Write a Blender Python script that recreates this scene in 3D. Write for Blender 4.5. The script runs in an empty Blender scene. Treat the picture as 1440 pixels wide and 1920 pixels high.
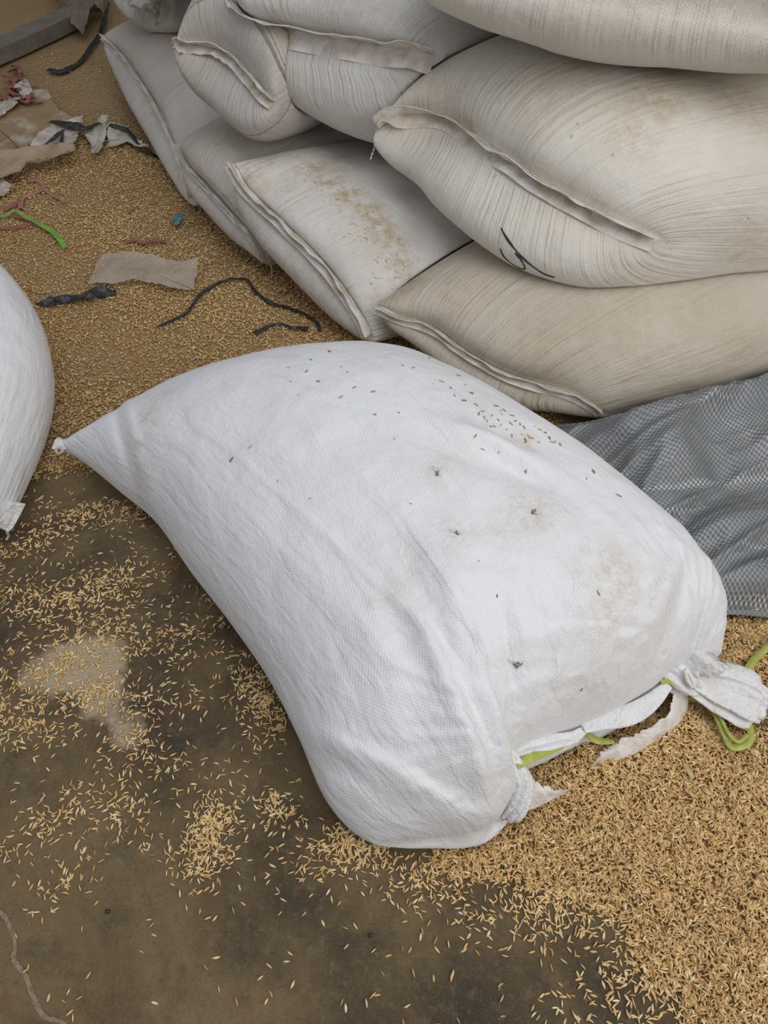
import bpy, math, random
import numpy as np
from mathutils import Vector, Matrix
from mathutils.bvhtree import BVHTree

random.seed(7)
rng = np.random.default_rng(11)
COL = bpy.context.scene.collection
SC = bpy.context.scene

# ------------------------------------------------------------------ camera
CAM_H, PITCH, FPX = 1.2, math.radians(52), 1400.0
cam_data = bpy.data.cameras.new('camera')
cam_data.sensor_fit = 'VERTICAL'
cam_data.sensor_height = 24.0
cam_data.lens = FPX / 1920.0 * 24.0
cam_data.clip_start = 0.02
cam = bpy.data.objects.new('camera', cam_data)
COL.objects.link(cam)
cam.location = (0, 0, CAM_H)
cam.rotation_euler = (math.radians(90) - PITCH, 0, 0)
SC.camera = cam

# ------------------------------------------------------------------ world, lights, exposure
world = bpy.data.worlds.new('world')
SC.world = world
world.use_nodes = True
wn = world.node_tree.nodes
wn['Background'].inputs['Color'].default_value = (0.93, 0.95, 1.0, 1)
wn['Background'].inputs['Strength'].default_value = 0.36


def area_light(name, loc, target, sx, sy, power, colour):
    d = bpy.data.lights.new(name, 'AREA')
    d.shape = 'RECTANGLE'
    d.size, d.size_y = sx, sy
    d.energy = power
    d.color = colour
    o = bpy.data.objects.new(name, d)
    COL.objects.link(o)
    o.location = loc
    o.rotation_euler = (Vector(target) - Vector(loc)).to_track_quat('-Z', 'Y').to_euler()
    return o


area_light('doorway_daylight', (2.6, -1.2, 2.6), (0.2, 1.2, 0.1), 2.6, 2.2, 62, (1.0, 0.95, 0.88))
area_light('roof_opening', (0.1, 0.5, 3.3), (0.0, 0.9, 0.0), 2.2, 2.0, 33, (0.93, 0.96, 1.0))
SC.view_settings.view_transform = 'Standard'
SC.view_settings.look = 'None'
SC.view_settings.gamma = 1.0
SC.view_settings.exposure = 0.0
SC.view_settings.use_curve_mapping = False

# ------------------------------------------------------------------ helpers
SP, CP = math.sin(PITCH), math.cos(PITCH)


def P(x, y, z=0.0):
    """the point at height z that stands where the picture shows (x, y)"""
    u, v = (x - 720.0) / FPX, (y - 960.0) / FPX
    d = (CAM_H - z) / (SP + v * CP)
    return np.array([u * d, d * (CP - v * SP), z])


def smooth(a, b, x):
    t = np.clip((x - a) / (b - a), 0, 1)
    return t * t * (3 - 2 * t)


def curve(pts, n):
    """Catmull-Rom through pts, n samples evenly spaced by length"""
    p = np.asarray(pts, float)
    if len(p) == 2:
        return p[0] + (p[1] - p[0]) * np.linspace(0, 1, n)[:, None]
    q = np.vstack([2 * p[0] - p[1], p, 2 * p[-1] - p[-2]])
    out = []
    for i in range(1, len(q) - 2):
        t = np.linspace(0, 1, 24, endpoint=False)[:, None]
        a, b, c, d = q[i - 1], q[i], q[i + 1], q[i + 2]
        out.append(0.5 * (2 * b + (c - a) * t + (2 * a - 5 * b + 4 * c - d) * t * t + (3 * b - 3 * c + d - a) * t ** 3))
    out.append(p[-1:])
    o = np.vstack(out)
    L = np.concatenate([[0], np.cumsum(np.linalg.norm(np.diff(o, axis=0), axis=1))])
    w = np.linspace(0, L[-1], n)
    return np.stack([np.interp(w, L, o[:, k]) for k in range(p.shape[1])], 1)


def at_param(c, w):
    """sample an evenly spaced curve c at fractions w"""
    x = np.linspace(0, 1, len(c))
    return np.stack([np.interp(w, x, c[:, k]) for k in range(3)], -1)


def _hash(i, j, k, seed):
    h = (i * 374761393 + j * 668265263 + k * 2147483647 + seed * 974634777) & 0xffffffff
    h = ((h ^ (h >> 13)) * 1274126177) & 0xffffffff
    return ((h ^ (h >> 16)) & 0xffff) / 65535.0


def vnoise(p, seed=0):
    p = np.asarray(p, float)
    i = np.floor(p).astype(np.int64)
    f = p - i
    f = f * f * (3 - 2 * f)
    r = 0
    for dx in (0, 1):
        for dy in (0, 1):
            for dz in (0, 1):
                w = (f[..., 0] if dx else 1 - f[..., 0]) * (f[..., 1] if dy else 1 - f[..., 1]) * (f[..., 2] if dz else 1 - f[..., 2])
                r = r + w * _hash(i[..., 0] + dx, i[..., 1] + dy, i[..., 2] + dz, seed)
    return r * 2 - 1


def fbm(p, seed=0, octaves=3):
    r, a = 0, 1.0
    for o in range(octaves):
        r = r + a * vnoise(np.asarray(p) * 2 ** o, seed + o)
        a *= 0.5
    return r


def mesh_obj(name, verts, faces, mats, parent=None, smooth_shade=True, uv=None, attrs=None, mat_idx=None, luv=None):
    me = bpy.data.meshes.new(name)
    verts = np.asarray(verts, np.float32)
    if isinstance(faces, np.ndarray):
        k = faces.shape[1]
        me.vertices.add(len(verts))
        me.vertices.foreach_set('co', verts.ravel())
        me.loops.add(faces.size)
        me.loops.foreach_set('vertex_index', faces.ravel().astype(np.int32))
        me.polygons.add(len(faces))
        me.polygons.foreach_set('loop_start', np.arange(0, faces.size, k, dtype=np.int32))
        me.update(calc_edges=True)
        me.validate()
    else:
        me.from_pydata(verts.tolist(), [], faces)
    if not isinstance(mats, (list, tuple)):
        mats = [mats]
    for m in mats:
        me.materials.append(m)
    if uv is not None:
        idx = np.zeros(len(me.loops), np.int32)
        me.loops.foreach_get('vertex_index', idx)
        l = me.uv_layers.new(name='UVMap')
        l.data.foreach_set('uv', np.asarray(uv, np.float32)[idx].ravel())
    if luv is not None:
        l = me.uv_layers.new(name='UVMap')
        l.data.foreach_set('uv', np.asarray(luv, np.float32).ravel())
    for k, v in (attrs or {}).items():
        a = me.attributes.new(k, 'FLOAT', 'POINT')
        a.data.foreach_set('value', np.asarray(v, np.float32))
    if mat_idx is not None:
        me.polygons.foreach_set('material_index', np.asarray(mat_idx, np.int32))
    if smooth_shade:
        me.polygons.foreach_set('use_smooth', np.ones(len(me.polygons), bool))
    me.update()
    o = bpy.data.objects.new(name, me)
    COL.objects.link(o)
    if parent is not None:
        o.parent = parent
        o.matrix_parent_inverse = parent.matrix_world.inverted()
    return o


def thing(name, label, cat, loc, group=None):
    o = bpy.data.objects.new(name, None)
    COL.objects.link(o)
    o.empty_display_size = 0.05
    o.location = loc
    o['label'], o['category'] = label, cat
    if group:
        o['group'] = group
    bpy.context.view_layer.update()
    return o


def tag(o, label, cat=None, group=None, kind=None):
    o['label'] = label
    if cat:
        o['category'] = cat
    if group:
        o['group'] = group
    if kind:
        o['kind'] = kind
    return o


def grid_faces(n, m, off=0, flip=False):
    i, j = np.meshgrid(np.arange(n - 1), np.arange(m - 1), indexing='ij')
    a = (i * m + j).ravel() + off
    f = np.stack([a, a + m, a + m + 1, a + 1], 1)
    return f[:, ::-1] if flip else f


def solid_grid(T, B, n, m):
    """two n by m sheets closed by a crisp rim of its own vertices"""
    V = [np.asarray(T), np.asarray(B)]
    F = [grid_faces(n, m), grid_faces(n, m, n * m, True)]
    ring = [j for j in range(m)] + [i * m + m - 1 for i in range(1, n)] + [(n - 1) * m + j for j in range(m - 2, -1, -1)] + [i * m for i in range(n - 2, 0, -1)]
    k = len(ring)
    V += [V[0][ring], V[1][ring]]
    o = 2 * n * m
    F.append(np.array([(o + i, o + (i + 1) % k, o + k + (i + 1) % k, o + k + i) for i in range(k)]))
    src = np.concatenate([np.arange(2 * n * m), ring, np.array(ring) + n * m])
    return np.vstack(V), np.vstack(F), src


def tube(name, pts, r, mat, parent=None, n=60, k=8, taper=None, twist=0.0, flat=1.0):
    c = curve(pts, n)
    tang = np.gradient(c, axis=0)
    tang /= np.linalg.norm(tang, axis=1)[:, None] + 1e-9
    up = np.array([0, 0, 1.0])
    V = []
    for i in range(n):
        s = np.cross(tang[i], up)
        if np.linalg.norm(s) < 1e-3:
            s = np.array([1.0, 0, 0])
        s /= np.linalg.norm(s)
        b = np.cross(s, tang[i])
        w = i / (n - 1)
        rr = r * (taper(w) if taper else 1)
        for j in range(k):
            a = 2 * math.pi * j / k
            ca, sa = math.cos(a), math.sin(a) * flat
            tw = twist * w
            x, y = ca * math.cos(tw) - sa * math.sin(tw), ca * math.sin(tw) + sa * math.cos(tw)
            V.append(c[i] + rr * (x * s + y * b))
    F = []
    for i in range(n - 1):
        for j in range(k):
            F.append((i * k + j, i * k + (j + 1) % k, (i + 1) * k + (j + 1) % k, (i + 1) * k + j))
    F.append(tuple(range(k))[::-1])
    F.append(tuple((n - 1) * k + j for j in range(k)))
    return mesh_obj(name, V, F, mat, parent)


def ribbon(name, pts, width, mat, parent=None, n=80, m=5, thick=0.0012, side=None, wave=0.0, taper=None, fold=0.0, seed=0, zmin=None, uvw=None):
    """a thin band with real thickness that follows pts; side(i, tangent) gives its width direction"""
    c = curve(pts, n)
    tang = np.gradient(c, axis=0)
    tang /= np.linalg.norm(tang, axis=1)[:, None] + 1e-9
    T, B, UV = [], [], []
    for i in range(n):
        w = i / (n - 1)
        sd = side(w, tang[i]) if side is not None else np.cross(tang[i], [0, 0, 1.0])
        sd = sd - tang[i] * np.dot(sd, tang[i])
        sd = sd / (np.linalg.norm(sd) + 1e-9)
        nr = np.cross(sd, tang[i])
        if nr[2] < 0:
            nr = -nr
        ww = width * (taper(w) if taper else 1)
        for j in range(m):
            q = j / (m - 1) - (0.5 if side is None else 0.0)
            off = wave * float(vnoise(np.array([w * n * 0.13, q * 2.0, seed * 3.1]), seed)) + fold * math.cos(q * 2 * math.pi * 1.0)
            p = c[i] + sd * ww * q + nr * off
            T.append(p + nr * thick * 0.5)
            B.append(p - nr * thick * 0.5)
            UV.append((w * (uvw or 1.0), q * width))
    T, B = np.array(T), np.array(B)
    if zmin is not None:
        lo = B[:, 2].copy()
        d = np.maximum(zmin - lo, 0)
        T[:, 2] += d
        B[:, 2] += d
    V, F, src = solid_grid(T, B, n, m)
    return mesh_obj(name, V, F, mat, parent, uv=np.vstack([UV, UV])[src])


def sheet(name, outline, mat, parent=None, n=26, thick=0.0015, relief=0.006, scale=9.0, seed=0, base=0.004, lift=None, curl=0.0):
    """a flat piece with its own torn outline (list of xyz), crumpled relief and thickness"""
    o = np.asarray(outline, float)
    q_ = np.vstack([o, o[:1]])
    L_ = np.concatenate([[0], np.cumsum(np.linalg.norm(np.diff(q_, axis=0), axis=1))])
    w_ = np.linspace(0, L_[-1], 121)[:-1]
    o = np.stack([np.interp(w_, L_, q_[:, k]) for k in range(3)], 1)
    jag = np.stack([vnoise(np.stack([np.arange(len(o)) * 0.7, np.zeros(len(o)), np.zeros(len(o))], 1), seed + 3),
                    vnoise(np.stack([np.arange(len(o)) * 0.7, np.zeros(len(o)), np.ones(len(o))], 1), seed + 5)], 1) * 0.004
    o[:, :2] += jag
    c = o.mean(0)
    R = np.linspace(0, 1, n)
    V = [c]
    for r in R[1:]:
        V.extend(c + (o - c) * r)
    V = np.array(V)
    rr = np.concatenate([[0], np.repeat(R[1:], len(o))])
    h = base + relief * (0.5 + 0.5 * fbm(np.stack([V[:, 0] * scale, V[:, 1] * scale, np.zeros(len(V)) + seed], 1), seed)) + curl * rr ** 6
    V[:, 2] = V[:, 2] + np.maximum(h, 0.001)
    if lift is not None:
        V[:, 2] += lift(V)
    m = len(o)
    F = []
    for j in range(m):
        F.append((0, 1 + j, 1 + (j + 1) % m))
    for i in range(n - 2):
        a = 1 + i * m
        for j in range(m):
            F.append((a + j, a + m + j, a + m + (j + 1) % m, a + (j + 1) % m))
    N = len(V)
    V2 = V.copy()
    V2[:, 2] -= thick
    F += [tuple(N + k for k in reversed(f)) for f in F]
    a = 1 + (n - 2) * m
    for j in range(m):
        F.append((a + j, N + a + j, N + a + (j + 1) % m, a + (j + 1) % m))
    VV = np.vstack([V, V2])
    return mesh_obj(name, VV, F, mat, parent, uv=VV[:, :2])


# ------------------------------------------------------------------ materials
def new_mat(name):
    m = bpy.data.materials.new(name)
    m.use_nodes = True
    nt = m.node_tree
    b = nt.nodes['Principled BSDF']
    return m, nt, b


def N(nt, t, **kw):
    n = nt.nodes.new(t)
    for k, v in kw.items():
        if k in n.inputs.keys() if hasattr(n.inputs, 'keys') else False:
            n.inputs[k].default_value = v
        else:
            setattr(n, k, v)
    return n


def noise(nt, vec, scale, detail=4, rough=0.55, dist=0.0):
    n = nt.nodes.new('ShaderNodeTexNoise')
    n.inputs['Scale'].default_value = scale
    n.inputs['Detail'].default_value = detail
    n.inputs['Roughness'].default_value = rough
    n.inputs['Distortion'].default_value = dist
    if vec is not None:
        nt.links.new(vec, n.inputs['Vector'])
    return n.outputs['Fac']


def ramp(nt, fac, stops):
    n = nt.nodes.new('ShaderNodeValToRGB')
    e = n.color_ramp.elements
    while len(e) < len(stops):
        e.new(0.5)
    for i, (p, c) in enumerate(stops):
        e[i].position = p
        e[i].color = (*c, 1) if len(c) == 3 else c
    nt.links.new(fac, n.inputs['Fac'])
    return n.outputs['Color']


def mix(nt, fac, a, b, mode='MIX'):
    n = nt.nodes.new('ShaderNodeMix')
    n.data_type = 'RGBA'
    n.blend_type = mode
    for sock, v in ((n.inputs[0], fac), (n.inputs[6], a), (n.inputs[7], b)):
        if isinstance(v, (int, float)):
            sock.default_value = v
        elif isinstance(v, (tuple, list)):
            sock.default_value = (*v, 1)
        else:
            nt.links.new(v, sock)
    return n.outputs[2]


def mathn(nt, op, a, b=None, c=None, clamp=False):
    n = nt.nodes.new('ShaderNodeMath')
    n.operation = op
    n.use_clamp = clamp
    for i, v in enumerate((a, b, c)):
        if v is None:
            continue
        if isinstance(v, (int, float)):
            n.inputs[i].default_value = v
        else:
            nt.links.new(v, n.inputs[i])
    return n.outputs[0]


def maprange(nt, v, a, b, c=0.0, d=1.0):
    n = nt.nodes.new('ShaderNodeMapRange')
    nt.links.new(v, n.inputs[0])
    for i, x in enumerate((a, b, c, d)):
        n.inputs[i + 1].default_value = x
    n.clamp = True
    return n.outputs[0]


def scaled(nt, vec, s):
    n = nt.nodes.new('ShaderNodeMapping')
    n.inputs['Scale'].default_value = s
    nt.links.new(vec, n.inputs['Vector'])
    return n.outputs[0]


def bump(nt, h, dist, strength=1.0, prev=None):
    n = nt.nodes.new('ShaderNodeBump')
    n.inputs['Strength'].default_value = strength
    n.inputs['Distance'].default_value = dist
    nt.links.new(h, n.inputs['Height'])
    if prev is not None:
        nt.links.new(prev, n.inputs['Normal'])
    return n.outputs[0]


def weave(nt, uv, pitch):
    """interlaced flat tapes: returns a height 0..1"""
    s = nt.nodes.new('ShaderNodeSeparateXYZ')
    nt.links.new(uv, s.inputs[0])
    k = math.pi / pitch
    sx = mathn(nt, 'SINE', mathn(nt, 'MULTIPLY', s.outputs[0], k))
    sy = mathn(nt, 'SINE', mathn(nt, 'MULTIPLY', s.outputs[1], k))
    pr = mathn(nt, 'MULTIPLY', sx, sy)
    cx = mathn(nt, 'ABSOLUTE', sx)
    cy = mathn(nt, 'ABSOLUTE', sy)
    edge = mathn(nt, 'MULTIPLY', mathn(nt, 'POWER', cx, 0.35), mathn(nt, 'POWER', cy, 0.35))
    return mathn(nt, 'MULTIPLY_ADD', mathn(nt, 'MULTIPLY', pr, edge), 0.5, 0.5)


def fabric_mat(name, base, dirt=(0.42, 0.29, 0.15), stain_gain=1.0, weave_pitch=0.0028, weave_amt=0.0006, cloud=0.18, pleat=0.0022, rough=0.52, speckle=0.5, crease=0.35):
    m, nt, b = new_mat(name)
    tc = nt.nodes.new('ShaderNodeTexCoord')
    uv, ob = tc.outputs['UV'], tc.outputs['Object']
    at = nt.nodes.new('ShaderNodeAttribute')
    at.attribute_name = 'stain'
    pl = nt.nodes.new('ShaderNodeAttribute')
    pl.attribute_name = 'pleat'
    # base tone with soft grime clouds
    cl = noise(nt, ob, 5.0, 5, 0.6)
    grime = tuple(x * y for x, y in zip(base, (0.80, 0.765, 0.70)))
    c = mix(nt, maprange(nt, cl, 0.42, 0.75, 0, cloud * 3), base, grime)
    # tapes that run lengthwise, slightly different in tone
    tp = noise(nt, scaled(nt, uv, (4, 260, 1)), 1.0, 2)
    c = mix(nt, maprange(nt, tp, 0.35, 0.7, 0.0, 0.12), c, tuple(x * 0.80 for x in base))
    tp2 = noise(nt, scaled(nt, uv, (260, 4, 1)), 1.0, 2)
    c = mix(nt, maprange(nt, tp2, 0.35, 0.7, 0.0, 0.10), c, tuple(x * 0.82 for x in base))
    # stains with a shape of their own
    st = noise(nt, ob, 38.0, 6, 0.72)
    st2 = noise(nt, ob, 210.0, 3, 0.7)
    mm = mathn(nt, 'ADD', mathn(nt, 'MULTIPLY', st, 0.65), mathn(nt, 'MULTIPLY', st2, 0.35))
    k = mathn(nt, 'MULTIPLY', at.outputs['Fac'], maprange(nt, mm, 0.42, 0.62, 0.06, 1.15))
    k = mathn(nt, 'MULTIPLY', k, stain_gain, clamp=True)
    c = mix(nt, k, c, dirt)
    # fine dust specks everywhere
    sp = noise(nt, ob, 420.0, 2, 0.6)
    big = noise(nt, ob, 11.0, 3, 0.6)
    spk = mathn(nt, 'MULTIPLY', maprange(nt, sp, 0.66, 0.74, 0, speckle), maprange(nt, big, 0.45, 0.68, 0.0, 1))
    c = mix(nt, spk, c, (0.30, 0.20, 0.11))
    sp2 = noise(nt, ob, 900.0, 1, 0.5)
    c = mix(nt, maprange(nt, sp2, 0.75, 0.8, 0, 0.5), c, (0.12, 0.09, 0.06))
    wv = weave(nt, uv, weave_pitch)
    c = mix(nt, maprange(nt, wv, 0.1, 0.55, 0.06, 0.0), c, tuple(x * 0.55 for x in base))
    nt.links.new(c, b.inputs['Base Color'])
    b.inputs['Roughness'].default_value = rough
    b.inputs['Specular IOR Level'].default_value = 0.35
    b.inputs['Sheen Weight'].default_value = 0.05
    nb = bump(nt, wv, weave_amt, 0.8)
    # pleats gathered by the seam, running away from it
    pn = noise(nt, scaled(nt, uv, (1.2, 75, 1)), 1.0, 2, 0.5)
    pn2 = noise(nt, scaled(nt, uv, (2.0, 190, 1)), 1.0, 2, 0.5)
    ph = mathn(nt, 'MULTIPLY', mathn(nt, 'ADD', pn, mathn(nt, 'MULTIPLY', pn2, 0.4)), pl.outputs['Fac'])
    nb = bump(nt, mathn(nt, 'MULTIPLY', ph, maprange(nt, noise(nt, ob, 9, 2), 0.3, 0.7, 0.35, 1.2)), pleat * 3.3, 0.9, nb)
    # long faint creases and small lumps of the filling
    lm = noise(nt, ob, 26.0, 4, 0.55)
    nb = bump(nt, lm, 0.007, 0.5, nb)
    wr = noise(nt, scaled(nt, uv, (9, 34, 1)), 1.0, 4, 0.55, 0.6)
    nb = bump(nt, wr, 0.008, crease, nb)
    nt.links.new(nb, b.inputs['Normal'])
    return m


M_HERO = fabric_mat('white_woven_plastic', (0.80, 0.81, 0.84), dirt=(0.50, 0.39, 0.25), cloud=0.08, weave_pitch=0.0030, weave_amt=0.0005, speckle=0.45, crease=0.6)
M_WHITE = fabric_mat('dusty_white_woven_plastic', (0.70, 0.68, 0.65), cloud=0.22)
M_GREY = fabric_mat('greyish_woven_plastic', (0.60, 0.56, 0.52), cloud=0.25)
M_CREAM = fabric_mat('cream_woven_plastic', (0.74, 0.70, 0.63), cloud=0.25)
M_BEIGE = fabric_mat('beige_woven_plastic', (0.60, 0.54, 0.45), cloud=0.30, weave_amt=0.0009)


def hem_mat(name, base):
    m, nt, b = new_mat(name)
    tc = nt.nodes.new('ShaderNodeTexCoord')
    ob = tc.outputs['Object']
    c = mix(nt, maprange(nt, noise(nt, ob, 30, 5, 0.6), 0.42, 0.70, 0, 0.75), base, (0.48, 0.36, 0.22))
    c = mix(nt, maprange(nt, noise(nt, ob, 260, 2, 0.6), 0.6, 0.72, 0, 0.35), c, (0.35, 0.25, 0.15))
    nt.links.new(c, b.inputs['Base Color'])
    b.inputs['Roughness'].default_value = 0.6
    nb = bump(nt, noise(nt, ob, 90, 3), 0.004, 0.7)
    nt.links.new(nb, b.inputs['Normal'])
    return m


M_HEM = hem_mat('sewn_hem_fabric', (0.72, 0.69, 0.65))
M_HEMW = hem_mat('clean_hem_fabric', (0.80, 0.79, 0.78))


def plain_mat(name, c1, c2, rough=0.5, scale=30, bmp=0.002, spec=0.4, trans=0.0, alpha=1.0, lo=0.35, hi=0.7):
    m, nt, b = new_mat(name)
    tc = nt.nodes.new('ShaderNodeTexCoord')
    ob = tc.outputs['Object']
    c = mix(nt, maprange(nt, noise(nt, ob, scale, 5, 0.65), lo, hi), c1, c2)
    nt.links.new(c, b.inputs['Base Color'])
    b.inputs['Roughness'].default_value = rough
    b.inputs['Specular IOR Level'].default_value = spec
    b.inputs['Alpha'].default_value = alpha
    b.inputs['Transmission Weight'].default_value = trans
    nb = bump(nt, noise(nt, ob, scale * 3, 4), bmp, 0.8)
    nt.links.new(nb, b.inputs['Normal'])
    return m


M_TIED = plain_mat('bunched_white_fabric', (0.80, 0.80, 0.82), (0.70, 0.67, 0.62), 0.5, 40, 0.008, 0.35, lo=0.45, hi=0.8)
M_THREAD = plain_mat('cotton_thread', (0.70, 0.66, 0.58), (0.50, 0.42, 0.32), 0.8, 200)
M_GREEN = plain_mat('green_raffia_ribbon', (0.44, 0.47, 0.10), (0.28, 0.32, 0.05), 0.38, 60, 0.001, 0.5)
M_LIME = plain_mat('bright_green_strip', (0.22, 0.47, 0.08), (0.15, 0.33, 0.05), 0.4, 40)
M_RED = plain_mat('red_plastic_strip', (0.32, 0.07, 0.075), (0.30, 0.17, 0.12), 0.5, 45)
M_PINK = plain_mat('faded_pink_strip', (0.45, 0.17, 0.14), (0.34, 0.22, 0.15), 0.5, 45)
M_BLACK = plain_mat('black_plastic_strip', (0.018, 0.020, 0.025), (0.10, 0.095, 0.085), 0.32, 60, 0.002, 0.6, lo=0.45, hi=0.8)
M_CARD = plain_mat('dusty_cardboard', (0.34, 0.25, 0.15), (0.46, 0.38, 0.29), 0.85, 14, 0.003)
M_PAPER = plain_mat('torn_pale_plastic', (0.62, 0.58, 0.53), (0.34, 0.25, 0.15), 0.6, 22, 0.003, lo=0.42, hi=0.75)
M_DUSTY = plain_mat('dust_covered_sheet', (0.33, 0.235, 0.13), (0.58, 0.54, 0.48), 0.85, 9, 0.003, lo=0.50, hi=0.68)
M_BEAM = plain_mat('weathered_grey_timber', (0.23, 0.205, 0.17), (0.15, 0.13, 0.105), 0.8, 12, 0.004)
M_CLOTH = plain_mat('dark_dusty_rag', (0.16, 0.13, 0.10), (0.27, 0.22, 0.16), 0.8, 18, 0.004)
M_BLUE = plain_mat('blue_wrapper_foil', (0.13, 0.25, 0.33), (0.08, 0.24, 0.16), 0.3, 90, 0.001, 0.6)
M_STRAW = plain_mat('dry_straw', (0.50, 0.42, 0.22), (0.40, 0.31, 0.15), 0.6, 90)
M_INK = plain_mat('black_marker_ink', (0.02, 0.022, 0.03), (0.05, 0.05, 0.06), 0.5, 300)
M_HOLE = plain_mat('frayed_dark_tear', (0.10, 0.085, 0.07), (0.45, 0.42, 0.38), 0.8, 500, 0.001)


def clear_mat():
    m, nt, b = new_mat('dusty_clear_film')
    tc = nt.nodes.new('ShaderNodeTexCoord')
    ob = tc.outputs['Object']
    b.inputs['Base Color'].default_value = (0.60, 0.52, 0.43, 1)
    b.inputs['Roughness'].default_value = 0.35
    a = maprange(nt, noise(nt, ob, 14, 5, 0.7), 0.3, 0.7, 0.22, 0.58)
    nt.links.new(a, b.inputs['Alpha'])
    nt.links.new(bump(nt, noise(nt, ob, 30, 4), 0.004, 0.6), b.inputs['Normal'])
    return m


M_CLEAR = clear_mat()


def tarp_mat():
    m, nt, b = new_mat('grey_woven_tarpaulin')
    tc = nt.nodes.new('ShaderNodeTexCoord')
    uv, ob = tc.outputs['UV'], tc.outputs['Object']
    wv = weave(nt, uv, 0.0060)
    cl = noise(nt, ob, 7, 5, 0.6)
    lum = mathn(nt, 'MULTIPLY', maprange(nt, wv, 0.25, 0.85), maprange(nt, cl, 0.35, 0.7, 0.35, 1.0))
    c = mix(nt, lum, (0.12, 0.13, 0.138), (0.40, 0.415, 0.425))
    # paler loose-woven bands
    bn = noise(nt, scaled(nt, uv, (1.0, 26, 1)), 1.0, 2)
    band = mathn(nt, 'MULTIPLY', maprange(nt, bn, 0.60, 0.66), maprange(nt, wv, 0.45, 0.7))
    c = mix(nt, band, c, (0.50, 0.51, 0.51))
    c = mix(nt, maprange(nt, noise(nt, ob, 5, 5, 0.7), 0.55, 0.8, 0, 0.5), c, (0.28, 0.24, 0.18))
    nt.links.new(c, b.inputs['Base Color'])
    b.inputs['Roughness'].default_value = 0.42
    b.inputs['Specular IOR Level'].default_value = 0.5
    nb = bump(nt, wv, 0.0012, 0.9)
    nb = bump(nt, noise(nt, scaled(nt, uv, (5, 28, 1)), 1.0, 4, 0.5, 0.8), 0.012, 0.6, nb)
    nt.links.new(nb, b.inputs['Normal'])
    return m


M_TARP = tarp_mat()


def husk_mat(name, stops, rough=0.55):
    m, nt, b = new_mat(name)
    at = nt.nodes.new('ShaderNodeAttribute')
    at.attribute_name = 'tint'
    c = ramp(nt, at.outputs['Fac'], stops)
    nt.links.new(c, b.inputs['Base Color'])
    b.inputs['Roughness'].default_value = rough
    b.inputs['Specular IOR Level'].default_value = 0.35
    return m


M_HUSK = husk_mat('rice_husk', [(0.0, (0.30, 0.16, 0.06)), (0.25, (0.54, 0.33, 0.13)), (0.55, (0.72, 0.48, 0.21)), (0.82, (0.82, 0.62, 0.31)), (1.0, (0.88, 0.76, 0.50))])
M_HUSKD = husk_mat('brown_rice_husk', [(0.0, (0.06, 0.04, 0.03)), (0.3, (0.22, 0.11, 0.04)), (0.7, (0.42, 0.24, 0.09)), (1.0, (0.60, 0.42, 0.2))])


def bed_mat(name, c1, c2, c3, scale=170):
    m, nt, b = new_mat(name)
    tc = nt.nodes.new('ShaderNodeTexCoord')
    ob = tc.outputs['Object']
    f = noise(nt, ob, scale, 4, 0.7, 0.8)
    c = mix(nt, maprange(nt, f, 0.35, 0.65), c1, c2)
    c = mix(nt, maprange(nt, noise(nt, ob, 6, 5, 0.65), 0.45, 0.7, 0, 0.8), c, c3)
    nt.links.new(c, b.inputs['Base Color'])
    b.inputs['Roughness'].default_value = 0.9
    nt.links.new(bump(nt, f, 0.006, 1.0), b.inputs['Normal'])
    return m


M_BED = bed_mat('packed_husks', (0.15, 0.085, 0.035), (0.48, 0.30, 0.12), (0.28, 0.17, 0.07))
M_DUSTBED = bed_mat('trodden_husk_dust', (0.22, 0.13, 0.055), (0.60, 0.39, 0.18), (0.42, 0.29, 0.16), 120)


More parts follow.
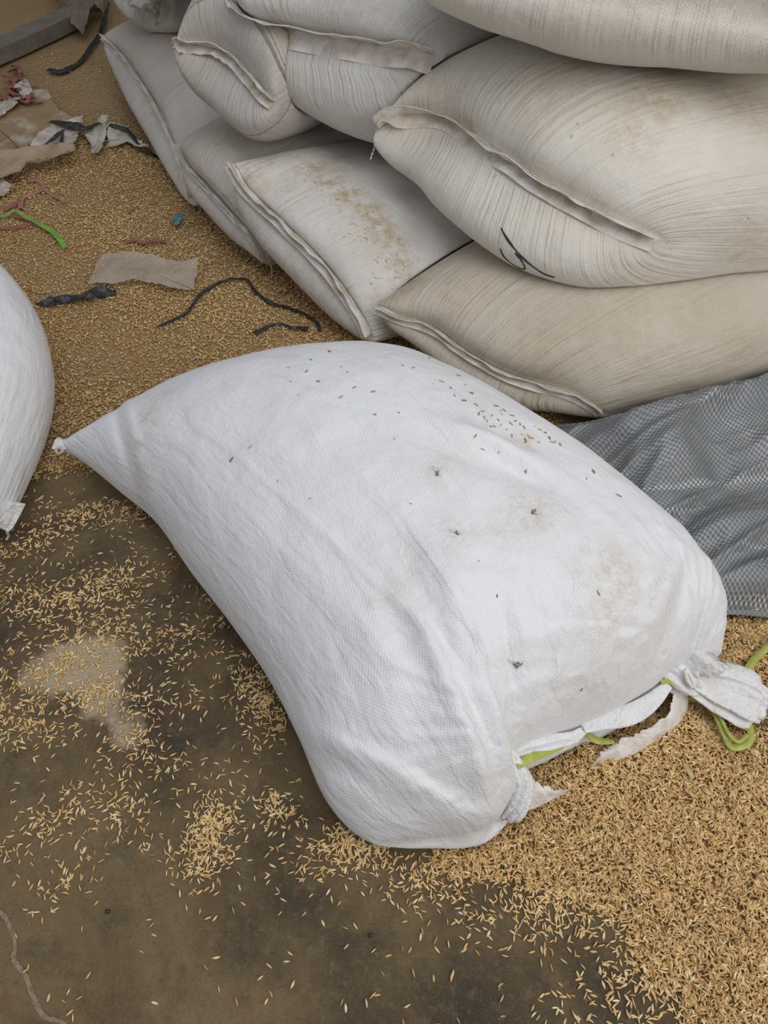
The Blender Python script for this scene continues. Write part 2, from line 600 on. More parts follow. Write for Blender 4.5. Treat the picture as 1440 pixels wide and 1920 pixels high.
def floor_mat():
    m, nt, b = new_mat('stained_concrete')
    tc = nt.nodes.new('ShaderNodeTexCoord')
    ob = tc.outputs['Object']
    c = ramp(nt, noise(nt, ob, 3.0, 8, 0.62, 0.5), [(0.34, (0.060, 0.047, 0.034)), (0.45, (0.115, 0.082, 0.045)), (0.54, (0.185, 0.132, 0.068)), (0.66, (0.25, 0.180, 0.095))])
    c = mix(nt, maprange(nt, noise(nt, ob, 11, 7, 0.7), 0.50, 0.72, 0, 0.75), c, (0.060, 0.048, 0.036))
    c = mix(nt, maprange(nt, noise(nt, ob, 60, 5, 0.7), 0.52, 0.75, 0, 0.55), c, (0.27, 0.21, 0.13))
    c = mix(nt, maprange(nt, noise(nt, ob, 5, 6, 0.7, 1.2), 0.55, 0.68, 0, 0.6), c, (0.16, 0.085, 0.035))
    c = mix(nt, maprange(nt, noise(nt, ob, 150, 4, 0.7), 0.56, 0.7, 0, 0.45), c, (0.045, 0.035, 0.025))
    c = mix(nt, maprange(nt, noise(nt, ob, 330, 3, 0.75), 0.58, 0.72, 0, 0.6), c, (0.34, 0.28, 0.20))
    c = mix(nt, maprange(nt, noise(nt, ob, 520, 3, 0.75), 0.55, 0.70, 0, 0.6), c, (0.04, 0.032, 0.024))
    # pale cement dust, attribute painted as patches with their own shape
    at = nt.nodes.new('ShaderNodeAttribute')
    at.attribute_name = 'dust'
    n1 = noise(nt, ob, 13, 8, 0.72, 0.4)
    k = maprange(nt, mathn(nt, 'ADD', mathn(nt, 'MULTIPLY', at.outputs['Fac'], 0.62), mathn(nt, 'MULTIPLY', n1, 1.1)), 0.82, 1.06, 0, 0.9)
    c = mix(nt, k, c, (0.50, 0.415, 0.29))
    ag = nt.nodes.new('ShaderNodeAttribute')
    ag.attribute_name = 'earth'
    k2 = maprange(nt, mathn(nt, 'ADD', ag.outputs['Fac'], mathn(nt, 'MULTIPLY', n1, 0.3)), 0.35, 0.8, 0, 0.92)
    e = mix(nt, maprange(nt, noise(nt, ob, 90, 5, 0.7), 0.35, 0.7), (0.33, 0.225, 0.115), (0.48, 0.335, 0.18))
    c = mix(nt, k2, c, e)
    nt.links.new(c, b.inputs['Base Color'])
    r = maprange(nt, noise(nt, ob, 9, 5, 0.6), 0.3, 0.7, 0.50, 0.80)
    nt.links.new(r, b.inputs['Roughness'])
    b.inputs['Specular IOR Level'].default_value = 0.2
    nb = bump(nt, noise(nt, ob, 120, 7, 0.75), 0.003, 0.9)
    nb = bump(nt, noise(nt, ob, 8, 4, 0.5), 0.008, 0.5, nb)
    nt.links.new(nb, b.inputs['Normal'])
    return m


M_FLOOR = floor_mat()
M_CRACK = plain_mat('pale_crack_filling', (0.33, 0.27, 0.19), (0.16, 0.125, 0.08), 0.9, 120)
M_WALL = plain_mat('dull_plaster', (0.22, 0.20, 0.17), (0.15, 0.135, 0.115), 0.9, 3)


# ------------------------------------------------------------------ floor and wall
def blob(x, y, px, py, rx, ry, ang=0.0):
    """soft spot on the floor centred where the picture shows (px, py); radii in metres"""
    c = P(px, py)
    dx, dy = x - c[0], y - c[1]
    ca, sa = math.cos(ang), math.sin(ang)
    u, v = (dx * ca + dy * sa) / rx, (-dx * sa + dy * ca) / ry
    return np.exp(-(u * u + v * v))


gx = np.concatenate([np.linspace(-5, -1.9, 12, endpoint=False), np.linspace(-1.9, 1.9, 240), np.linspace(2.1, 5, 10)])
gy = np.concatenate([np.linspace(-3, -0.2, 8, endpoint=False), np.linspace(-0.2, 4.2, 280), np.linspace(4.4, 5.5, 6)])
X, Y = np.meshgrid(gx, gy, indexing='ij')
dust = np.zeros_like(X)
for (px, py, rx, ry, a, k) in [(120, 1265, .085, .05, .2, 1.0), (165, 1225, .07, .045, 0, .8), (205, 1320, .055, .05, 0, .75), (240, 1385, .04, .03, 0, .6),
                               (130, 150, .16, .14, 0, .95), (222, 165, .12, .13, 0, 1.0), (158, 195, .10, .05, 0, .9), (45, 235, .2, .1, 0, .6),
                               (60, 40, .2, .15, 0, .6), (1420, 1335, .1, .05, 0, .35)]:
    dust += k * blob(X, Y, px, py, rx, ry, a)
earth = smooth(P(300, 905)[1], P(300, 860)[1], Y + 0.02 * vnoise(np.stack([X * 9, Y * 9, X * 0], -1))) 
zf = 0.0 * X
V = np.stack([X.ravel(), Y.ravel(), zf.ravel()], 1)
fl = mesh_obj('floor', V, grid_faces(len(gx), len(gy), 0, False)[:, ::1], M_FLOOR, attrs={'dust': dust.ravel(), 'earth': earth.ravel()})
fl['kind'] = 'structure'
wl = mesh_obj('wall_back', [(-5, 5.4, 0), (5, 5.4, 0), (5, 5.4, 3), (-5, 5.4, 3), (-5, 5.55, 0), (5, 5.55, 0), (5, 5.55, 3), (-5, 5.55, 3)],
              [(0, 1, 2, 3), (7, 6, 5, 4), (3, 2, 6, 7), (0, 3, 7, 4), (1, 5, 6, 2)], M_WALL, smooth_shade=False)
wl['kind'] = 'structure'

# ------------------------------------------------------------------ sacks
PLACED = []          # trees of what already lies there, lowest first


def tree_of(o):
    me = o.data
    co = np.zeros(len(me.vertices) * 3, np.float32)
    me.vertices.foreach_get('co', co)
    v = co.reshape(-1, 3) + np.array(o.matrix_world.translation if o.parent is None else (0, 0, 0), np.float32)
    return BVHTree.FromPolygons([tuple(map(float, p)) for p in v], [tuple(p.vertices) for p in me.polygons])


def sack_geo(e0, e1, sa, sb, Ht, Hb, ns=150, nt_=110, a=(3.6, 3.6), b=2.0, c=2.3, d=2.0, bulge=(0.03, 0.03), bulge1=(0.03, 0.03), lump=0.006, seed=1, nrm=None, pins=None, extra=None, rest=(), carve=(), uvside=True):
    """two sheets between the end seams e0, e1 and the side folds sa, sb, filled out above and below"""
    e0, e1 = curve(e0, 200), curve(e1, 200)
    sa, sb = curve(sa, 200), curve(sb, 200)
    s1 = 0.5 - 0.5 * np.cos(np.linspace(0, math.pi, ns))
    s1 = 0.35 * np.linspace(0, 1, ns) + 0.65 * s1
    t1 = 0.5 - 0.5 * np.cos(np.linspace(0, math.pi, nt_))
    t1 = 0.3 * np.linspace(0, 1, nt_) + 0.7 * t1
    S, T = np.meshgrid(s1, t1, indexing='ij')
    A, B = at_param(e0, T), at_param(e1, T)
    C, D = at_param(sa, S), at_param(sb, S)
    S3, T3 = S[..., None], T[..., None]
    mid = (1 - S3) * A + S3 * B + (1 - T3) * C + T3 * D - ((1 - S3) * (1 - T3) * e0[0] + (1 - S3) * T3 * e0[-1] + S3 * (1 - T3) * e1[0] + S3 * T3 * e1[-1])
    axis = (e1.mean(0) - e0.mean(0))
    L = np.linalg.norm(axis)
    axis /= L
    wd = e0[-1] - e0[0]
    W = np.linalg.norm(wd)
    if nrm is None:
        nrm = np.cross(axis, wd)
        nrm = nrm / np.linalg.norm(nrm)
        if nrm[2] < 0:
            nrm = -nrm
    nrm = np.asarray(nrm, float)
    nrm /= np.linalg.norm(nrm)
    q = np.abs(2 * S - 1)
    ex = np.where(S < 0.5, a[0], a[1])
    fs = np.clip(1 - q ** ex, 0, 1) ** (1 / b)
    ft = np.clip(1 - np.abs(2 * T - 1) ** c, 0, 1) ** (1 / d)
    f = fs * ft
    hump = 4 * fs * (1 - fs) * ft
    sgn = np.where(S < 0.5, -1.0, 1.0)
    out = []
    for side, H in ((0, Ht), (1, Hb)):
        bl = np.where(S < 0.5, bulge[side], bulge1[side])
        p = mid + (nrm * (H * f * (1 if side == 0 else -1))[..., None]) + axis * (sgn * bl * hump)[..., None]
        out.append(p)
    top, bot = out
    for k, p in enumerate((top, bot)):
        n3 = fbm(p * 7.0 + seed * 5.3, seed, 3)
        p += nrm * ((n3 * lump * f) * (1 if k == 0 else -1))[..., None]
    if extra is not None:
        top[:] = extra(top, S, T, f, nrm, 1)
        bot[:] = extra(bot, S, T, f, nrm, -1)
    if pins:
        cen = np.array([p[0] for p in pins])
        off = np.array([p[1] for p in pins])
        rad = np.array([p[2] for p in pins])
        for p in (top, bot):
            for cc, oo, rr in zip(cen, off, rad):
                w = np.exp(-((p - cc) ** 2).sum(-1) / rr ** 2)
                p += oo * w[..., None]
    # rest on the floor and on what lies below
    for p in (bot, top):
        z = p[..., 2]
        p[..., 2] = np.where(z < 0.02, 0.002 + 0.018 * np.exp(np.clip((z - 0.02) / 0.018, -40, 0)), z)
    for tr in rest:
        for p, gap in ((bot, 0.002), (top, 0.006)):
            fl_ = p.reshape(-1, 3)
            for i in range(len(fl_)):
                hit = tr.ray_cast(Vector((fl_[i, 0], fl_[i, 1], 3.0)), Vector((0, 0, -1)))
                if hit[0] is not None and hit[0].z + gap > fl_[i, 2]:
                    fl_[i, 2] = hit[0].z + gap
    # press flat against the neighbours it touches
    spine0, spine1 = (e0[0] + e0[-1]) / 2, (e1[0] + e1[-1]) / 2
    sv = spine1 - spine0
    sv2 = float(np.dot(sv, sv))
    for tr in carve:
        for p in (bot, top):
            fl_ = p.reshape(-1, 3)
            for i in range(len(fl_)):
                q = fl_[i]
                v = Vector(q)
                loc, nn, _, dd = tr.find_nearest(v, 0.5)
                if loc is None:
                    continue
                inside = (v - loc).dot(nn) < 0
                if inside:
                    hu = tr.ray_cast(v, Vector((0.05, 0.03, 1)))
                    hd = tr.ray_cast(v, Vector((0.05, 0.03, -1)))
                    inside = hu[0] is not None and hd[0] is not None and hu[1].z > 0 and hd[1].z < 0
                    if not inside:
                        continue
                if not inside and dd > 0.006:
                    continue
                u = min(max(float(np.dot(q - spine0, sv)) / sv2, 0.12), 0.88)
                c_ = Vector(spine0 + sv * u + np.array([0, 0, (Ht - Hb) * 0.3]))
                if not inside:
                    fl_[i] = v + nn * (0.006 - dd)
                    continue
                d_ = (c_ - v)
                ln = d_.length
                d_.normalize()
                hit = tr.ray_cast(v, d_, ln)
                if hit[0] is not None:
                    fl_[i] = hit[0] + d_ * 0.007
    nsn = ns * nt_
    # merge the rims: bottom uses the top's border vertices
    idx_b = np.arange(nsn).reshape(ns, nt_) + nsn
    it = np.arange(nsn).reshape(ns, nt_)
    rim = np.zeros((ns, nt_), bool)
    rim[0], rim[-1], rim[:, 0], rim[:, -1] = True, True, True, True
    idx_b[rim] = it[rim]
    bot[rim] = top[rim]
    def arc(p, ax):
        d = np.linalg.norm(np.diff(p, axis=ax), axis=-1)
        z0 = np.zeros((1, nt_)) if ax == 0 else np.zeros((ns, 1))
        return np.concatenate([z0, np.cumsum(d, axis=ax)], axis=ax)
    ut = 0.5 * arc(top, 0) + 0.5 * arc(top, 0)[:, nt_ // 2][:, None]
    def wid(p):
        v = arc(p, 1)
        tot = v[:, -1:]
        return (v / tot - .5) * np.median(tot)
    vt = wid(top)
    ub = -(0.5 * arc(bot, 0) + 0.5 * arc(bot, 0)[:, nt_ // 2][:, None])
    vb = wid(bot)
    vb = (vt[:, -1:] + vb[:, -1:] - vb) if uvside else (vt[:, :1] + vb[:, :1] - vb)
    UA = np.vstack([np.stack([ut, vt], -1).reshape(-1, 2), np.stack([ub, vb], -1).reshape(-1, 2)])
    F1 = grid_faces(ns, nt_)
    F2r = grid_faces(ns, nt_)[:, ::-1] + nsn
    F2 = idx_b.ravel()[grid_faces(ns, nt_)][:, ::-1]
    V = np.vstack([top.reshape(-1, 3), bot.reshape(-1, 3)])
    F = np.vstack([F1, F2])
    FU = np.vstack([F1, F2r])
    if np.cross(axis, wd)[2] < 0:
        F = F[:, ::-1]
        FU = FU[:, ::-1]
    luv = UA[FU].reshape(-1, 2)
    used = np.zeros(len(V), bool)
    used[F.ravel()] = True
    remap = np.cumsum(used) - 1
    V, F = V[used], remap[F]
    SS = np.concatenate([S.ravel(), S.ravel()])[used]
    TT = np.concatenate([T.ravel(), T.ravel()])[used]
    side = np.concatenate([np.ones(nsn), -np.ones(nsn)])[used]
    return dict(V=V, F=F, luv=luv, S=SS, T=TT, side=side, e0=e0, e1=e1, axis=axis, nrm=nrm, top=top, bot=bot, L=L, W=W)


def stain_field(g, spots):
    """spots: (s, t, rs, rt, strength)"""
    r = np.zeros(len(g['V']))
    for (s, t, rs, rt, k) in spots:
        r += k * np.exp(-((g['S'] - s) / rs) ** 2 - ((g['T'] - t) / rt) ** 2) * (g['side'] > 0)
    return np.clip(r, 0, 1)


def hem(root, g, mat, w=0.024, end=0, lift=0.35, seed=1, thread=None, stain=True, trim=(0.0, 1.0), drop=0.35):
    c = g['e0'] if end == 0 else g['e1']
    c = c[int(trim[0] * 199):int(trim[1] * 199) + 1]
    ax = -g['axis'] if end == 0 else g['axis']
    nr = g['nrm']
    c = c + ax * 0.0015
    k = len(c)
    cc = c[::max(1, k // 24)]
    wob = lambda u: 0.30 * float(vnoise(np.array([u * 9.0, 0.3, seed]), seed))
    sd1 = lambda u, t: ax * 0.9 + nr * (lift + wob(u))
    sd2 = lambda u, t: ax * 0.8 - nr * (drop - wob(u))
    ribbon('seam_hem', cc, w, mat, root, n=150, m=6, thick=0.002, side=sd1, wave=0.0035, seed=seed)
    ribbon('seam_hem', cc, w * 0.92, mat, root, n=150, m=6, thick=0.002, side=sd2, wave=0.0035, seed=seed + 9)
    # chain stitch along the middle of the hem
    st = curve(cc, 160)
    n0 = [st[i] + (ax * 0.9 + nr * (lift + wob(i / 159))) * w * 0.45 / 1.0 + nr * 0.0022 for i in range(160)]
    tube('stitching', n0, 0.0009, M_THREAD, root, n=300, k=5, taper=lambda u: 0.7 + 0.7 * abs(math.sin(u * 300)))
    if thread is not None:
        tube('thread_tail', thread, 0.003, M_THREAD, root, n=40, k=6, taper=lambda u: (0.8 + 0.35 * math.sin(u * 55)) * (1 - 0.3 * u))


def ears_to(seam, ang, L, dz=0.0, spread=0.0, zfar=None):
    """far end of a sack: the seam's ends carried back along a plan direction"""
    s = np.array(seam)
    v = np.array([math.cos(math.radians(ang)), math.sin(math.radians(ang)), 0]) * L
    a, b = s[0].copy(), s[-1].copy()
    w = (b - a) / np.linalg.norm(b - a)
    fa, fb = a + v - w * spread, b + v + w * spread
    if zfar is not None:
        fa[2] = fb[2] = zfar
    else:
        fa[2] += dz
        fb[2] += dz
    return [fa, (fa + fb) / 2 + v / L * 0.02, fb]


def side_curve(a, b, bow, zb=0.0, ref=None):
    """fold from a to b bowing outwards by bow (plan vector away from ref)"""
    m = (a + b) / 2
    d = b - a
    n = np.array([-d[1], d[0], 0.0])
    n /= np.linalg.norm(n)
    if np.dot(n, m - ref) < 0:
        n = -n
    return [a, a * .72 + b * .28 + n * bow * .8 + [0, 0, zb * .8], m + n * bow + [0, 0, zb], a * .28 + b * .72 + n * bow * .8 + [0, 0, zb * .8], b]


def make_sack(name, label, seam_px, ang, L, Ht, Hb, mat, hemmat=M_HEM, group='stacked grain sacks', bow=(0.03, 0.03), zb=(0, 0), spread=0.0, dz=0.0, zfar=None,
              stains=(), rest=(), seed=1, hem_kw=None, cover=True, pleat_len=0.22, **kw):
    seam = [P(*p) for p in seam_px]
    far = ears_to(seam, ang, L, dz, spread, zfar)
    cen = (seam[0] + seam[-1] + far[0] + far[-1]) / 4
    sa = side_curve(seam[0], far[0], bow[0], zb[0], cen)
    sb = side_curve(seam[-1], far[-1], bow[1], zb[1], cen)
    g = sack_geo(seam, far, sa, sb, Ht, Hb, seed=seed, rest=[TREES[r] for r in rest], carve=list(TREES.values()), **kw)
    zmin = g['V'][:, 2].min()
    root = thing(name, label, 'sack', (float(cen[0]), float(cen[1]), float(zmin)), group)
    st = stain_field(g, stains)
    pl = np.exp(-g['S'] / pleat_len) + np.exp(-(1 - g['S']) / pleat_len)
    body = mesh_obj('sack_body', g['V'] - np.array(root.location), g['F'], mat, None, luv=g['luv'] + seed * 0.71, attrs={'stain': st, 'pleat': pl})
    body.parent = root
    TREES[label] = BVHTree.FromPolygons([tuple(map(float, p)) for p in g['V']], [tuple(map(int, f)) for f in g['F']])
    if hem_kw is not False:
        hem(root, g, hemmat, seed=seed, **(hem_kw or {}))
    return root, g, label


TREES = {}
# bottom row, nearest first; each later sack gives way to the ones already there
make_sack('grain_sack', 'beige dirty sack on the floor at right, half under the grey tarpaulin',
          [(710, 572, .16), (745, 590, .155), (790, 604, .15), (830, 624, .145), (870, 655, .135), (930, 690, .13), (990, 714, .125), (1060, 730, .115), (1110, 754, .09), (1140, 778, .06)], 36, 1.0, .14, .15, M_BEIGE,
          zfar=.14, bow=(.05, .12), a=(4.0, 3.6), bulge=(.02, .06), spread=.04,
          stains=[(.05, .1, .08, .12, .5), (.3, .5, .3, .3, .15), (.5, .85, .3, .1, .25)], seed=12,
          hem_kw=dict(w=.02, lift=.6))
make_sack('grain_sack', 'white sack with a long brown husk stain on top, behind the big front sack',
          [(440, 306, .30), (462, 345, .27), (490, 375, .245), (540, 422, .22), (592, 472, .19), (642, 532, .15), (682, 592, .11), (703, 640, .06)], 36, .95, .09, .22, M_WHITE,
          zfar=.12, bow=(.03, .05), a=(4.2, 3.6), bulge=(.02, .06),
          stains=[(.10, .10, .09, .14, .55), (.16, .26, .06, .10, .6), (.20, .42, .05, .12, .95), (.24, .56, .045, .12, 1.1), (.22, .72, .045, .10, 1.0), (.20, .84, .05, .08, .7), (.08, .35, .05, .2, .3)], seed=8,
          hem_kw=dict(w=.027, lift=.55))
make_sack('grain_sack', 'grey-white floor sack between the far left sack and the brown-stained sack',
          [(338, 272, .17), (365, 318, .165), (400, 355, .155), (440, 400, .14), (475, 440, .12), (495, 470, .09), (507, 494, .05)], 33, .95, .14, .15, M_GREY,
          zfar=.14, bow=(.05, .03), a=(5.0, 3.6), bulge=(.03, .05), stains=[(.12, .35, .12, .15, .35)], seed=5,
          hem_kw=dict(w=.02, lift=.5, thread=[P(507, 494, .05), P(510, 506, .03), P(509, 522, .012)]))
make_sack('grain_sack', 'dusty white sack farthest left in the bottom row, seam facing the littered floor', 
          [(195, 66, .17), (235, 106, .165), (270, 155, .16), (300, 203, .15), (322, 250, .13), (345, 310, .09), (368, 386, .03)], 30, .95, .14, .17, M_GREY,
          zfar=.14, bow=(.04, .04), a=(4.0, 3.6), bulge=(.02, .085), stains=[(.1, .3, .1, .2, .25)], seed=3,
          hem_kw=dict(w=.02, lift=.5, thread=[P(372, 382, .03), P(376, 392, .015), P(371, 402, .008)]))
BB, BF, BG, BH = list(TREES)
# second layer
make_sack('grain_sack', 'big cream-white sack with a black marker scribble under its seam, second layer at right',
          [(709, 240, .43), (745, 217, .45), (800, 213, .455), (845, 222, .455), (880, 245, .45), (930, 280, .445), (1000, 330, .435), (1080, 375, .42), (1160, 415, .40), (1252, 452, .37)], 36, 1.05, .17, .26, M_CREAM,
          zfar=.42, bow=(.04, .16), zb=(0, -.06), a=(4.0, 3.6), c=2.8, bulge=(.02, .13), spread=.03, rest=(BB, BF),
          stains=[(.35, .6, .12, .2, .4), (.25, .75, .1, .1, .3), (.55, .8, .15, .1, .3), (.02, .4, .02, .3, .4)], seed=21,
          hem_kw=dict(w=.034, lift=.55, drop=.4, thread=[P(708, 240, .43), P(703, 256, .41), P(702, 276, .38), P(694, 300, .36)]))
make_sack('grain_sack', 'white sack with a broad flat folded seam, standing in the pile at upper centre',
          [(450, 5, .56), (480, 36, .56), (530, 50, .56), (600, 64, .56), (680, 78, .56), (760, 92, .555), (832, 104, .55)], 50, .9, .15, .40, M_WHITE,
          zfar=.54, nrm=(-.55, -.05, .85), bow=(.05, .06), a=(4.5, 3.6), bulge=(.03, .12), rest=(BF, BG), stains=[(.04, .6, .03, .3, .4)], seed=18,
          hem_kw=dict(w=.045, lift=.7, drop=.7))
make_sack('grain_sack', 'grey-white sack in the second layer at left, short seam with a frayed corner',
          [(328, 86, .47), (345, 80, .475), (380, 84, .475), (420, 97, .47), (455, 122, .465), (482, 152, .455), (508, 182, .445), (527, 197, .43)], 62, .9, .22, .22, M_GREY,
          zfar=.46, bow=(.05, .06), a=(4.0, 3.6), bulge=(.02, .10), rest=(BG, BH), stains=[(.12, .85, .1, .1, .5), (.1, .5, .06, .3, .2)], seed=15,
          hem_kw=dict(w=.03, lift=.6, thread=[P(326, 88, .47), P(332, 98, .45), P(333, 112, .42), P(336, 120, .41)]))
BA = list(TREES)[4]
# third layer and the ones cut by the frame
make_sack('grain_sack', 'cream sack lying on top of the pile at the upper right edge of the picture',
          [(715, -70, .76), (800, -66, .77), (930, -52, .77), (1090, -28, .76), (1300, 5, .74), (1500, 40, .72), (1680, 75, .70)], 62, .95, .16, .175, M_CREAM,
          zfar=.72, bow=(.04, .05), a=(3.6, 3.6), bulge=(.02, .03), rest=(BA,), stains=[(.05, .5, .1, .4, .2)], seed=24, hem_kw=False)
make_sack('grain_sack', 'grey sack with a gathered tied mouth at the very top left of the pile',
          [(205, -30, .36), (240, -5, .36), (290, 18, .33), (325, 10, .36), (345, -20, .38)], 50, .8, .14, .14, M_GREY,
          zfar=.40, bow=(.1, .1), a=(2.6, 3.4), bulge=(.02, .05), rest=(BH,), spread=.12, seed=27, hem_kw=False)
make_sack('grain_sack', 'sliver of grey-beige sack behind the tied grey sack at the top edge',
          [(255, -60, .50), (300, -50, .50), (350, -50, .50), (420, -70, .50)], 70, .8, .12, .12, M_BEIGE,
          zfar=.62, bow=(.1, .1), a=(2.6, 3.4), bulge=(.02, .05), spread=.1, seed=29, hem_kw=False)
make_sack('grain_sack', 'white sack cut off by the left picture edge, standing on husks',
          [(14, 985, .05), (-60, 975, .10), (-150, 940, .12), (-260, 900, .12)], 112, .82, .16, .14, M_HERO,
          zfar=.14, bow=(.145, .06), a=(2.6, 3.4), bulge=(.02, .02), seed=33, group='white sacks lying on the open floor', hem_kw=False)
# ------------------------------------------------------------------ the big front sack
# plan outline: far seam from the pointed tip to the hidden corner, near end with the torn mouth
H_TIP = P(106, 834, .07)
H_FAR = P(765, 668, .10)
H_NL = P(700, 1582, .05)
H_NR = P(1352, 1225, .09)
far_c = [H_TIP, P(200, 800, .10), P(330, 748, .12), P(480, 712, .13), P(640, 690, .12), H_FAR]
near_c = [H_NL, P(800, 1574, .045), P(900, 1560, .045), P(955, 1500, .05), P(950, 1440, .06), P(1030, 1394, .06), P(1120, 1358, .06), P(1200, 1312, .06), P(1255, 1268, .07), H_NR]
left_c = [H_TIP, P(160, 868, .07), P(225, 920, .08), P(290, 975, .09), P(355, 1068, .10), P(430, 1165, .10), P(505, 1275, .10), P(560, 1385, .10), P(605, 1490, .08), P(650, 1548, .06), H_NL]
right_c = [H_FAR, P(900, 770, .12), P(1060, 870, .13), P(1190, 965, .13), P(1300, 1060, .13), P(1350, 1130, .12), H_NR]
KNOT_A = P(955, 1470, .07)
KNOT_B = P(1290, 1268, .09)


def hero_extra(p, S, T, f, nrm, side):
    q = p.copy()
    for K, k, amp, rad in ((KNOT_A, 26, .0065, .20), (KNOT_B, 22, .006, .15)):
        d = p - K
        r = np.linalg.norm(d[..., :2], axis=-1)
        a = np.arctan2(d[..., 1], d[..., 0])
        w = np.exp(-(r / rad) ** 1.5) * smooth(0, .03, r)
        fold = (1 - 2 * np.abs(vnoise(np.stack([a * 4.0, r * 5.0, 0 * r + k], -1), k))) + 0.6 * (1 - 2 * np.abs(vnoise(np.stack([a * 10.0, r * 9.0, 0 * r + k], -1), k + 3)))
        amp = amp * smooth(0, .09, r) + .004 * (1 - smooth(0, .09, r))
        q = q + nrm * (amp * w * fold * side)[..., None]
    cr = 1 - 2 * np.abs(vnoise(p * np.array([9.0, 20.0, 20.0]), 51))
    cr2 = 1 - 2 * np.abs(vnoise(p * np.array([26.0, 34.0, 40.0]), 52))
    q = q + nrm * ((.006 * cr + .0035 * cr2) * smooth(.66, .95, S) * smooth(.0, .15, T) * f * side)[..., None]
    if side > 0:
        # creases and dents of the slack upper sheet
        for (px, py, z, ang, ln, wd, amp) in [(905, 860, .30, -25, .075, .020, .012), (965, 905, .30, -35, .07, .018, -.012), (900, 905, .3, -30, .08, .02, -.006), (860, 1330, .25, -62, .16, .016, .010), (900, 1345, .25, -62, .15, .014, -.010),
                                              (780, 1290, .25, -75, .13, .03, -.008), (1240, 1130, .25, 62, .12, .018, .010), (1265, 1160, .24, 62, .10, .016, -.010), (650, 1430, .17, -35, .12, .018, .009), (680, 1460, .17, -30, .12, .014, -.009),
                                              (760, 1480, .14, -25, .12, .012, .009), (850, 1500, .12, -10, .10, .012, -.008), (960, 1240, .27, -80, .05, .010, -.006), (240, 860, .15, -70, .12, .010, -.006), (265, 850, .16, -70, .14, .012, .005),
                                              (700, 1080, .32, -47, .35, .006, .0022), (640, 1120, .32, -47, .35, .02, .003)]:
            c = P(px, py, z)
            ca, sa = math.cos(math.radians(ang)), math.sin(math.radians(ang))
            dx, dy = p[..., 0] - c[0], p[..., 1] - c[1]
            u, v = (dx * ca + dy * sa) / ln, (-dx * sa + dy * ca) / wd
            q = q + nrm * (1.5 * amp * np.exp(-u * u - v * v))[..., None]
    return q


hg = sack_geo(far_c, near_c, left_c, right_c, .225, .10, carve=list(TREES.values()), uvside=False, ns=230, nt_=190, a=(2.8, 4.2), b=1.9, c=2.5, d=2.0, bulge=(-.01, .0), bulge1=(.012, .03), lump=.006, seed=41, extra=hero_extra, nrm=(0, 0, 1))
hc = hg['V'].mean(0)
hero = thing('grain_sack', 'largest bright white woven sack in front, torn open at its lower right end', 'sack', (float(hc[0]), float(hc[1]), 0.0), 'white sacks lying on the open floor')
hb = mesh_obj('sack_body', hg['V'] - np.array(hero.location), hg['F'], M_HERO, None, luv=hg['luv'], attrs={
    'stain': stain_field(hg, [(.10, .5, .02, .6, .30), (.55, .72, .05, .10, .35), (.62, .60, .05, .08, .3), (.80, .75, .06, .12, .4), (.78, .55, .08, .1, .25), (.45, .6, .1, .1, .2), (.88, .6, .04, .1, .35)]),
    'pleat': 0.5 * np.exp(-hg['S'] / .10) + .25 * np.exp(-(1 - hg['S']) / .12)})
hb.parent = hero
HERO_TREE = BVHTree.FromPolygons([tuple(map(float, p)) for p in hg['V']], [tuple(map(int, f)) for f in hg['F']])

BB_TREE, BF_TREE, BA_TREE = TREES[BB], TREES[BF], TREES[BA]
CAMP = Vector((0, 0, CAM_H))


def on(tree, x, y, off=0.001):
    """the spot on a surface that stands where the picture shows (x, y)"""
    a = P(x, y, 0.0)
    d = (Vector(a) - CAMP).normalized()
    h = tree.ray_cast(CAMP, d)
    if h[0] is None:
        return Vector(a), Vector((0, 0, 1))
    n = h[1] if h[1].dot(d) < 0 else -h[1]
    return h[0] + n * off, n


def strokes(name, tree, pts, w, mat, parent, n=40, taper=None):
    c = curve([(a, b, 0) for a, b in pts], n)
    Pn = [on(tree, a, b, 0.0012) for a, b, _ in c]
    V, F = [], []
    for i, (p, nn) in enumerate(Pn):
        q = Pn[min(i + 1, n - 1)][0] - Pn[max(i - 1, 0)][0]
        s = q.cross(nn).normalized() * (w * 0.5 * (taper(i / (n - 1)) if taper else 1))
        V += [p + s, p - s, p + s - nn * 0.0015, p - s - nn * 0.0015]
    for i in range(n - 1):
        a = i * 4
        F += [(a, a + 4, a + 5, a + 1), (a + 2, a + 3, a + 7, a + 6), (a, a + 2, a + 6, a + 4), (a + 1, a + 5, a + 7, a + 3)]
    return mesh_obj(name, V, F, mat, parent)


# marker scribble on the big cream sack
ra = [o for o in COL.objects if o.get('label') == BA][0]
for pts in ([(940, 428), (950, 446), (968, 470), (990, 492), (1018, 512), (1040, 520)], [(938, 466), (946, 482), (966, 498), (984, 504), (978, 488), (966, 474)]):
    s_ = strokes('marker_scribble', BA_TREE, pts, 0.0045, M_INK, ra, taper=lambda u: .6 + .5 * math.sin(3 + u * 9) ** 2)
    s_['label'] = 'black marker stroke'

def paint(label, spots, attr='stain', keep=1.0):
    """dirt with its own outline: soft round dabs (picture spot, radius in metres, strength) on the cloth"""
    root = [o for o in COL.objects if o.get('label') == label][0]
    body = [c for c in root.children if c.name.startswith('sack_body')][0]
    tree = TREES[label]
    me = body.data
    co = np.zeros(len(me.vertices) * 3, np.float32)
    me.vertices.foreach_get('co', co)
    co = co.reshape(-1, 3) + np.array(root.location)
    r = np.zeros(len(co))
    for (px, py, rad, k) in spots:
        c, n = on(tree, px, py)
        r = np.maximum(r, k * np.exp(-((co - np.array(c)) ** 2).sum(1) / rad ** 2))
    me.attributes[attr].data.foreach_set('value', r.astype(np.float32))


